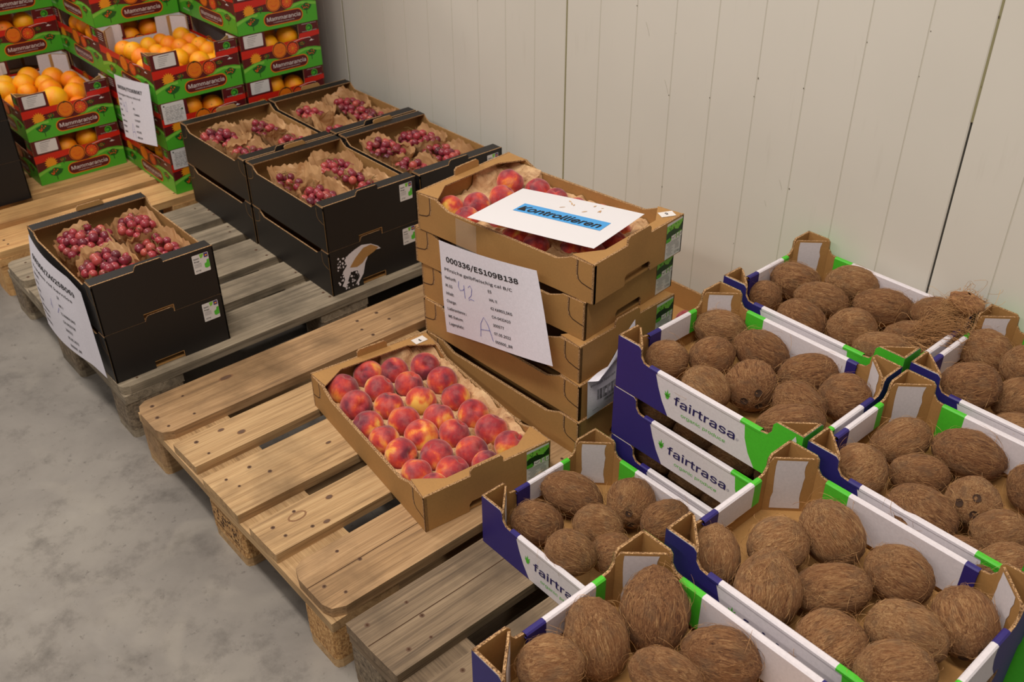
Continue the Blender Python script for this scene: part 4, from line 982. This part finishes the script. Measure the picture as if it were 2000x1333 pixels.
# paper bags with zigzag rims
def bag(cx, cy, z0, rx, ry, h, flare, seed, label):
    rnd = random.Random(seed); n = 52; rings = 9; vs = []; rot = rnd.uniform(0, 3)
    for i in range(rings + 1):
        t = i / rings
        for j in range(n):
            ph = 2 * PI * j / n
            k = .72 + .28 * t + flare * t * t * (.7 + .6 * mnoise.noise(Vector((math.cos(ph) * 1.4 + seed, math.sin(ph) * 1.4, 2))))
            k += .17 * mnoise.noise(Vector((math.cos(ph) * 3 + seed, math.sin(ph) * 3, t * 2.2)))
            x = rx * k * (abs(math.cos(ph)) ** .8) * (1 if math.cos(ph) > 0 else -1); y = ry * k * (abs(math.sin(ph)) ** .8) * (1 if math.sin(ph) > 0 else -1)
            top = h * (1 + .34 * mnoise.noise(Vector((math.cos(ph) * 1.3, math.sin(ph) * 1.3, seed * 3.3))))
            z = z0 + top * t
            if i == rings: z += .0030 * (1 if j % 2 else -1)
            z += .010 * t * mnoise.noise(Vector((ph * 2.5, t * 5, seed)))
            vs.append((cx + x, cy + y, z))
    b = MB(); b.add(vs, [(i * n + j, i * n + (j + 1) % n, (i + 1) * n + (j + 1) % n, (i + 1) * n + j) for i in range(rings) for j in range(n)], 'bag', False)
    b.add([(cx + .7 * rx * math.cos(2 * PI * j / 16), cy + .7 * ry * math.sin(2 * PI * j / 16), z0 + .001) for j in range(16)], [list(range(16))], 'bag')
    o = b.build('paper_bag'); tag(o, label, 'paper bag', 'brown paper bags in the grape crates'); return o
def berry_mesh():
    nu, nv = 16, 11; b = MB()
    vs = [(math.sin(PI * i / nv) * math.cos(2 * PI * j / nu), math.sin(PI * i / nv) * math.sin(2 * PI * j / nu), 1.07 * math.cos(PI * i / nv)) for i in range(nv + 1) for j in range(nu)]
    b.add(vs, [(i * nu + j, (i + 1) * nu + j, (i + 1) * nu + (j + 1) % nu, i * nu + (j + 1) % nu) for i in range(nv) for j in range(nu)], 'grape', True); return b.mesh('grape')
BERRY = berry_mesh()
def bunch(cx, cy, z, rx, ry, n, seed, label):
    rnd = random.Random(seed); r = empty('grape_bunch', (cx, cy, z)); tag(r, label, 'grapes', 'bunches of red grapes')
    pts = []; tries = 0
    while len(pts) < n and tries < 6000:
        tries += 1
        a = rnd.uniform(0, 2 * PI); q_ = math.sqrt(rnd.random())
        x, y = rx * q_ * math.cos(a), ry * q_ * math.sin(a)
        zz = -.006 + .026 * math.sqrt(max(0, 1 - q_ * q_)) * rnd.uniform(.2, 1.05)
        if all((x - a_) ** 2 + (y - b_) ** 2 + (zz - c_) ** 2 > .0192 ** 2 for a_, b_, c_ in pts): pts.append((x, y, zz))
    for x, y, zz in pts:
        s = rnd.uniform(.0098, .0118)
        o = link('berry', BERRY, r, (x, y, zz), (rnd.uniform(0, 3), rnd.uniform(0, 3), rnd.uniform(0, 3))); o.scale = (s, s, s)
    b = MB(); p0 = Vector((-rx, ry * .2, .012)); p1 = Vector((rx * .8, -ry * .2, .016))
    path = [tuple(p0.lerp(p1, t / 6) + Vector((0, .006 * math.sin(t), .006 * math.sin(t * .9)))) for t in range(7)]
    b.tube(path, .0013, 'stem', 5)
    for i in range(10):
        a = Vector(path[rnd.randint(0, 6)]); e = a + Vector((rnd.uniform(-.03, .03), rnd.uniform(-.025, .025), rnd.uniform(-.006, .012)))
        b.tube([tuple(a), tuple((a + e) / 2 + Vector((0, 0, .004))), tuple(e)], .0007, 'stem', 4)
    b.build('stalk', r); return r
ZG = .1445 + .1292
WHERE = {'single': 'the single-stack crate', 'frontout': 'the aisle-side crate by oranges', 'frontin': 'the aisle-side crate by the peaches', 'rearout': 'the wall-corner crate', 'rearin': 'the wall-side crate by the peaches'}
BU = {
 'single': [(-.402, .100, .062, .052, 34, 'darkest full bunch'), (-.250, .090, .064, .044, 34, 'plump bunch at the sticker end'), (-.398, .226, .046, .030, 14, 'three-lobed bunch in the far corner'), (-.245, .212, .058, .032, 15, 'bunch with a bare twig')],
 'frontout': [(-.790, .650, .056, .040, 22, 'dark bunch in the near corner'), (-.625, .665, .062, .036, 24, 'large-berried bunch at the low side'), (-.775, .790, .040, .030, 8, 'sparse bunch in the far corner'), (-.600, .800, .056, .026, 13, 'bunch in a row along the ledge')],
 'frontin': [(-.400, .655, .036, .028, 7, 'deeply sunk dark bunch'), (-.345, .790, .066, .036, 24, 'long dark bunch across the middle'), (-.238, .655, .044, .030, 13, 'light-berried bunch at the sticker end'), (-.205, .800, .040, .030, 9, 'sunk bunch beside the handle')],
 'rearout': [(-.775, .950, .052, .036, 20, 'bunch at the near end'), (-.735, 1.090, .074, .036, 32, 'dark long bunch along the wall side'), (-.610, .950, .036, .026, 6, 'few berries low at the rim'), (-.60, 1.085, .04, .03, 14, 'purple bunch by the ledge')],
 'rearin': [(-.400, .975, .058, .036, 24, 'bunch at the far ledge'), (-.375, 1.090, .066, .036, 30, 'bright bunch at the wall'), (-.235, .950, .040, .028, 11, 'small bunch at the handle end'), (-.245, 1.075, .060, .034, 26, 'mixed dark and light bunch')],
}
seed = 40
for k, L in BU.items():
    for i, (x, y, rx, ry, n, nm) in enumerate(L):
        seed += 1
        dz = -.012 if 'sunk' in nm or 'low' in nm else 0
        bunch(x, y, ZG + .088 + dz - (.003 if k != 'single' else 0), rx * 1.22, ry * 1.2, int(n * 1.5), seed, '%s of grapes in %s' % (nm, WHERE[k]))
    x0, y0, _ = GC[k]
    for i, (fx, fy) in enumerate(((.285, .29), (.715, .29), (.285, .72), (.715, .72))):
        seed += 1
        cx, cy = x0 + .025 + (GL - .05) * fx * 1.0, y0 + GW * fy
        bag(cx, cy, ZG + .006, .078, .058, .098, .12, seed, 'brown paper bag at the %s of %s' % (['near plain corner', 'near sticker corner', 'far plain corner', 'far sticker corner'][i], WHERE[k]))

# ================================================================== orange crates
OL, OW, OH, OR_ = .392, .284, .1465, .095
OF = {'front': frame((0, 0, 0), 1, 0, 0, -1), 'back': frame((OL, OW, 0), -1, 0, 0, 1), 'xmax': frame((OL, 0, 0), 0, 1, 1, 0), 'xmin': frame((0, OW, 0), 0, -1, -1, 0)}
def art(b, F, L, t0, t1):
    f = L / .284
    X = lambda x: x * L
    e = .0004
    b.poly([(0, .073), (X(.30), .078), (X(.60), .086), (X(.82), .097), (L, .1015), (L, .1170) if t1 > 0 else (L, .1005), (L - t1 * .98, .1150) if t1 else (L, .1008), (L - t1 - .002, .1005), (X(.5), .0985), (0, .0985)], F, e, 'red_print')
    b.poly([(0, 0), (L, 0), (L, .060), (X(.93), .066), (X(.82), .069), (X(.72), .066), (X(.62), .052), (X(.5), .045), (X(.4), .055), (X(.28), .060), (X(.14), .055), (0, .043)], F, e + .0002, 'leaf_print')
    b.poly([(0, .030), (X(.12), .044), (X(.26), .048), (X(.26), .056), (X(.14), .053), (0, .041)], F, e + .0003, 'leaf_light')
    b.poly([(X(.66), .050), (X(.8), .060), (L, .050), (L, .058), (X(.82), .0665), (X(.72), .064)], F, e + .0003, 'leaf_light')
    # sun
    cx, cy = X(.165), .066; pts = []
    for i in range(32):
        a = 2 * PI * i / 32; r_ = .0215 if i % 2 else .0145
        pts.append((cx + r_ * math.cos(a) * min(f, 1.2), cy + r_ * math.sin(a)))
    b.poly([p for p in pts if p[1] > .0485] , F, e + .0001, 'sun_print')
    # whole orange and half slice
    ox, oy = X(.47), .079; k = min(f, 1.15)
    b.poly(ell(ox, oy, .0262 * k, .0262, 24), F, e + .0004, 'orange_print'); b.poly(ell(ox, oy, .0245 * k, .0245, 24), F, e + .0005, 'maroon'); b.poly(ell(ox, oy - .001, .0222 * k, .0222, 24), F, e + .0006, 'orange_print')
    b.poly(ell(X(.635), .076, .0225 * k, .0225, 24), F, e + .00045, 'orange_print'); b.poly(ell(X(.635), .076, .0210 * k, .0210, 24), F, e + .00055, 'maroon'); b.poly(ell(X(.635), .075, .0180 * k, .0180, 24), F, e + .0007, 'slice_print')
    for i in range(10):
        a = 2 * PI * i / 10; ribbon(b, [(X(.635), .075), (X(.635) + .016 * k * math.cos(a), .075 + .016 * math.sin(a))], .0011, F, e + .0008, 'sun_print')
    b.poly([(ox - .006, .101), (ox, .0985), (ox + .010, .1015), (ox + .002, .1045)], F, e + .0008, 'rind_print')
    ribbon(b, [(ox - .010, .073), (ox - .004, .068), (ox + .004, .068), (ox + .010, .073)], .0016, F, e + .0008, 'slice_print')
    for s in (-1, 1): ribbon(b, [(ox + s * .010 - .004, .082), (ox + s * .010, .0835), (ox + s * .010 + .004, .082)], .0012, F, e + .0008, 'slice_print')
    # name plate
    px, py = X(.57), .030
    b.poly(rrect(px - .070 * k, py - .0195, px + .070 * k, py + .0195, .019, 6), F, e + .0009, 'orange_print'); b.poly(rrect(px - .067 * k, py - .0168, px + .067 * k, py + .0168, .0166, 6), F, e + .0010, 'maroon')
    put_text(b, 'Mammarancia', F, px - .060 * k, py - .0048, .0245, 'white_print', e + .0012, width=.121 * k)
    put_text(b, 'LA MAMMA DELLE ARANCE ROSSE', F, px - .038 * k, py - .0120, .0050, 'white_print', e + .0012, width=.076 * k)
    for tx, ty, s in ((.19, .022, 1.25), (.87, .038, 1.05), (.30, .062, .62), (.76, .077, .6)):
        cx = X(tx); b.poly([(cx - .001, ty - .012 * s), (cx + .0012, ty - .012 * s), (cx + .001, ty + .010 * s), (cx - .001, ty + .010 * s)], F, e + .0005, 'rind_print')
        b.poly([(cx + 1.0 * .018 * s * (1 + .12 * math.sin(5 * a)) * math.cos(a) * k, ty + .010 * s + .010 * s * (1 + .15 * math.cos(4 * a)) * math.sin(a)) for a in [q_ * PI / 10 for q_ in range(20)]], F, e + .0006, 'leaf_dark')
        rd = random.Random(int(tx * 100))
        for i in range(9): b.poly(ell(cx + rd.uniform(-.014, .014) * s, ty + .010 * s + rd.uniform(-.006, .007) * s, .0019 * s, .0019 * s, 6), F, e + .0008, 'slice_print' if i % 3 else 'orange_print')
    b.poly([(X(.86), .086), (X(.89), .092), (X(.90), .0885), (X(.925), .0875), (X(.90), .086)], F, e + .0005, 'white_print')
    ribbon(b, [(X(.66), .094), (X(.76), .099), (X(.86), .0985), (X(.88), .096)], .0013, F, e + .0006, 'white_print')
def orange_crate(kind='plain'):
    r = empty('orange_crate')
    b = MB(); b.box(.003, OL - .003, .003, OW - .003, .0005, .004, 'kraft'); b.build('base', r)
    for s, L in (('front', OL), ('back', OL), ('xmin', OW), ('xmax', OW)):
        F = OF[s]; t0, t1 = (.060, .052) if L == OL else (.088, .074)
        out = [(0, 0), (L, 0), (L, OH), (L - t1, OH), (L - t1 - .0015, OR_), (t0 + .002, OR_), (t0, OH), (0, OH)]
        b = MB(); b.panel(out, F, .0036, 'maroon', 'patch', 'kraft_edge')
        b.build('long_side' if L == OL else 'short_side', r)
        if s in ('front', 'xmax'):
            b = MB(); art(b, F, L, t0, t1)
            cx = L - t1 / 2 + .002
            b.poly(ell(cx, .128, .0118, .0115, 18), F, .0007, 'leaf_print'); b.poly(ell(cx, .128, .009, .0088, 14), F, .0009, 'leaf_dark'); b.poly(ell(cx - .002, .1275, .006, .005, 10), F, .0011, 'leaf_print')
            put_text(b, 'ARANCIA ROSSA', F, L - t1 + .012, .1410, .0045, 'white_print', .0008, width=t1 - .020)
            put_text(b, 'BLOOD ORANGE', F, L - t1 + .012, .1175, .0045, 'white_print', .0008, width=t1 - .020)
            if L == OL:
                put_text(b, 'ROSARIA', F, .020, .014, .0095, 'white_print', .0009, width=.045)
                for i in range(4): ribbon(b, [(.012, .138 - i * .007), (.048, .138 - i * .007)], .0014, F, .0008, 'white_print')
            b.build('printed_artwork', r)
    F = OF['xmax']; b = MB()
    if kind == 'plain':
        b.poly(rrect(.014, .1045, .080, .1435, .003), F, .0010, 'sticker')
        ribbon(b, [(.030, .138), (.062, .139)], .0016, F, .0013, 'grey_ink')
        for i, l in enumerate((.050, .030, .046, .022, .034)): ribbon(b, [(.026, .132 - i * .0052), (.026 + l * (.9 if i % 2 else .6), .132 - i * .0052)], .0008, F, .0013, 'grey_ink')
    else:
        b.poly(rrect(.006, .082, .078, .1455, .003), F, .0024, 'sticker')
        b.poly(ell(.014, .138, .0025, .0025, 8), F, .0027, 'black_ink'); b.poly(ell(.070, .120, .003, .003, 8), F, .0027, 'leaf_dark')
        rd = random.Random(6)
        for i in range(13):
            x = .012 + rd.uniform(0, .006)
            while x < .066:
                l = rd.uniform(.004, .014); ribbon(b, [(x, .134 - i * .0037), (min(.072, x + l), .134 - i * .0037)], .0014 if i in (4, 10) else .0008, F, .0027, 'grey_ink'); x += l + rd.uniform(.002, .005)
    b.build('address_label', r)
    for k, (cx, cy, sx, sy) in enumerate(((0, 0, 1, 1), (OL, 0, -1, 1), (OL, OW, -1, -1), (0, OW, 1, -1))):
        t0 = .0040; gx, gy = .050, .050
        A = Vector((cx + sx * gx, cy + sy * t0, 0)); B_ = Vector((cx + sx * t0, cy + sy * gy, 0))
        if sx * sy < 0: A, B_ = B_, A
        d = (B_ - A); wdt = d.length; d.normalize(); nrm = Vector((d.y, -d.x, 0))
        if nrm.dot(Vector((sx, sy, 0))) < 0: nrm = -nrm
        F = lambda u, v, w, A=A, d=d, nrm=nrm: tuple(A + d * u + nrm * w + Vector((0, 0, v)))
        b = MB(); b.panel([(0, .004), (wdt, .004), (wdt, OH - .004), (wdt - .008, OH - .001), (.008, OH - .001), (0, OH - .004)], F, .0032, 'kraft', 'kraft', 'kraft_edge')
        b.poly([(.012, .01), (wdt - .001, .01), (wdt - .001, OH - .004), (wdt - .008, OH - .002), (.012, OH - .002)], F, .0006, 'patch'); b.build('corner_post', r)
    return r
oc = orange_crate(); oc2 = orange_crate('shipping')
oc.name = 'orange_crate'; oc2.name = 'orange_crate.900'
STK = {
 'frontstack': (-1.368, .560, 3, ['bottom orange crate of the front three-high stack, large address label on it', 'middle orange crate of the front three-high stack, behind the hanging sheet', 'open top orange crate of the front three-high stack']),
 'wallstack': (-1.366, .852, 6, ['bottom orange crate of the wall tower, hidden by black grape crates', 'second orange crate of the wall tower, half above the black grape crates', 'third orange crate of the wall tower, level with the big address label', 'fourth orange crate of the wall tower, level with the open heaped crate', 'fifth orange crate of the wall tower, at the top frame edge', 'topmost orange crate of the wall tower, out of the frame']),
 'lowstack': (-1.724, .262, 2, ['bottom orange crate of the two-high stack beside the dark crates', 'open top orange crate of the two-high stack beside the dark crates']),
 'midstack': (-1.7605, .560, 6, ['bottom orange crate of the middle tower, hidden', 'second orange crate of the middle tower, hidden', 'third orange crate of the middle tower, behind the two-high stack', 'fourth orange crate of the middle tower, its side turned to the aisle', 'fifth orange crate of the middle tower, above the open heaped crate', 'topmost orange crate of the middle tower, out of the frame']),
 'farstack': (-2.126, .274, 5, ['bottom orange crate of the far tower, hidden', 'second orange crate of the far tower, hidden', 'third orange crate of the far tower, behind the heaped two-high stack', 'fourth orange crate of the far tower, cut by the frame edge', 'top orange crate of the far tower, cut by the frame corner']),
}
USED.discard(oc.name)
# oranges
def orange_mesh():
    nu, nv = 24, 16; b = MB(); vs = []
    for i in range(nv + 1):
        th = PI * i / nv
        for j in range(nu):
            ph = 2 * PI * j / nu; r = 1 - .05 * math.exp(-(th / .2) ** 2) + .008 * mnoise.noise(Vector((math.cos(ph) * 3, math.sin(ph) * 3, th * 3)))
            vs.append((r * math.sin(th) * math.cos(ph), r * math.sin(th) * math.sin(ph), r * math.cos(th) * .97))
    b.add(vs, [(i * nu + j, (i + 1) * nu + j, (i + 1) * nu + (j + 1) % nu, i * nu + (j + 1) % nu) for i in range(nv) for j in range(nu)], 'orange', True); return b.mesh('orange')
OM = orange_mesh()
b = MB(); b.add([(.10 * (1 + .3 * (k % 2)) * math.cos(k * PI / 5), .10 * (1 + .3 * (k % 2)) * math.sin(k * PI / 5), .925) for k in range(10)], [list(range(10))], 'calyx'); CAL = b.mesh('calyx')
ro = random.Random(9)
def orange(x, y, z, r, label, group, tilt=None):
    o = link('orange', OM); o.location = (x, y, z); o.scale = (r, r, r)
    o.rotation_euler = tilt or (ro.uniform(-1.6, 1.6), ro.uniform(-1.2, 1.6), ro.uniform(0, 6)); tag(o, label, 'orange', group); link('calyx', CAL, o)
VIS = {'frontstack': {0: 'xy', 1: 'xy'}, 'wallstack': {1: 'x', 2: 'x', 3: 'xy', 4: 'xy'}, 'lowstack': {0: 'x'}, 'midstack': {2: 'xy', 3: 'xy', 4: 'xy'}, 'farstack': {2: 'x', 3: 'x', 4: 'x'}}
VIS['cornerstack'] = {}
NAMES = {'cornerstack': 'corner tower', 'frontstack': 'front stack', 'wallstack': 'wall tower', 'lowstack': 'two-high stack', 'midstack': 'middle tower', 'farstack': 'far tower'}
LVN = ['bottom', 'second', 'third', 'fourth', 'fifth', 'sixth']
STK['cornerstack'] = (-1.7605, .852, 6, ['orange crate of the tower in the far wall corner, tier %s' % t_ for t_ in ('one', 'two', 'three', 'four', 'five', 'six')])
for k_, extra in (('cornerstack', 2), ('wallstack', 2), ('midstack', 2), ('farstack', 2)):  # unseen extra tiers, added so the towers cast more shadow on the wall
    x_, y_, n_, l_ = STK[k_]
    STK[k_] = (x_, y_, n_ + extra, l_ + ['unseen high orange crate of the %s, above the frame, tier %s' % (k_.replace('stack', ' tower').replace('mid', 'middle').replace('corner', 'corner-side'), t_) for t_ in ('lower', 'upper')])
for k, (x, y, n, labs) in STK.items():
    for i in range(n):
        z = .1445 + .147 * i
        pr = oc2 if (k == 'frontstack' and i < 2) else oc
        put(pr, USED, (x + ro.uniform(-.001, .001), y, z), 0, labs[i], 'crate', 'orange crates with printed fruit artwork')
        v = VIS[k].get(i, '')
        if 'x' in v:
            for j, yy in enumerate((.118, .190)):
                orange(x + OL - .046, y + yy, z + .094 + (.006 if (i + j) % 2 else -.008), .0355, 'orange in the end slot, %s crate of the %s, %s' % (LVN[i], NAMES[k], ['beside the address label', 'beside the round green mark'][j]), 'oranges in the crate slots')
            orange(x + OL - .115, y + .15, z + .098, .036, 'orange behind the end-slot pair, %s crate of the %s' % (LVN[i], NAMES[k]), 'oranges in the crate slots')
        if 'y' in v:
            for j, xx in enumerate((.110, .182, .256)):
                orange(x + xx, y + .046, z + .096 + (.008 if j == 1 else 0), .0355, 'orange in the long-side slot, %s crate of the %s, %s' % (LVN[i], NAMES[k], ['deepest in', 'middle one', 'by the corner'][j]), 'oranges in the crate slots')
HA = [[-1.2951, 0.6095, 0.5185, 0.0285], [-1.2389, 0.6176, 0.5249, 0.0289], [-1.1696, 0.6146, 0.521, 0.0308], [-1.117, 0.5960, 0.5092, 0.0230], [-1.2982, 0.6916, 0.5149, 0.0265], [-1.2086, 0.6802, 0.5143, 0.0260], [-1.3255, 0.7451, 0.5119, 0.0250], [-1.259, 0.744, 0.5165, 0.0280], [-1.2085, 0.7596, 0.5164, 0.0270], [-1.3046, 0.8101, 0.522, 0.0279], [-1.2385, 0.8083, 0.517, 0.0275], [-1.1742, 0.8110, 0.5174, 0.0278], [-1.1266, 0.7525, 0.5179, 0.0285], [-1.1104, 0.8078, 0.5188, 0.0270], [-1.0924, 0.7001, 0.5185, 0.0290], [-1.0202, 0.7347, 0.5194, 0.0298], [-1.1618, 0.6903, 0.516, 0.0250],
      [-1.03, .655, .500, .031], [-1.09, .635, .500, .030], [-1.04, .785, .500, .029], [-1.030, .815, .522, .026], [-1.078, .650, .522, .028]]
HB = [[-1.6883, 0.3265, 0.3708, 0.0311], [-1.6048, 0.3003, 0.3729, 0.0350], [-1.6858, 0.4064, 0.3767, 0.0357], [-1.6254, 0.3697, 0.3767, 0.035], [-1.5633, 0.357, 0.3703, 0.0285], [-1.6303, 0.4669, 0.3746, 0.0370], [-1.577, 0.4237, 0.3765, 0.0319], [-1.51, 0.4155, 0.3745, 0.0356], [-1.4152, 0.3959, 0.3769, 0.0385], [-1.5658, 0.5039, 0.3762, 0.0310], [-1.5035, 0.5004, 0.3732, 0.0309], [-1.4478, 0.4706, 0.3713, 0.0330], [-1.5251, 0.3000, 0.3571, 0.0300],
      [-1.46, .335, .350, .034], [-1.39, .335, .345, .033], [-1.385, .455, .345, .033]]
def rank(n): return ['first', 'second', 'third', 'fourth', 'fifth', 'sixth', 'seventh', 'eighth'][n]
for nm, L, y0, ny in (('three-high', HA, .56, 3), ('two-high', HB, .262, 3)):
    rws = {}
    for d in L: rws.setdefault(min(2, int((d[1] - y0 - .012) / (OW / 3.0 - .008))), []).append(d)
    for ri, row in rws.items():
        row.sort(key=lambda d: -d[0])
        for ci, d in enumerate(row):
            orange(d[0], d[1], d[2] + .003, d[3] * 1.07, 'heaped orange, open crate of the %s stack, %s, %s from the label end' % (nm, ['aisle-side row', 'middle row', 'wall-side row'][ri], rank(ci)), 'oranges heaped in the open crates')
    # lower layer filling the crate
x0, y0 = -1.368, .560
for (x0, y0, zz, who) in ((-1.368, .56, .1445 + .294 + .050, 'three-high'), (-1.724, .262, .1445 + .147 + .048, 'two-high')):
    for i in range(5):
        for j in range(3):
            px, py = x0 + .046 + .074 * i, y0 + .050 + .090 * j
            H = HA if who == 'three-high' else HB
            if all((px - d[0]) ** 2 + (py - d[1]) ** 2 + (zz - d[2]) ** 2 > (.034 + d[3]) ** 2 * .55 for d in H):
                orange(px, py, zz - .006, .034, 'covered lower orange in the open %s-stack crate, %s row, %s from the back' % (who, ['aisle-side', 'middle', 'wall-side'][j], rank(i)), 'oranges heaped in the open crates')
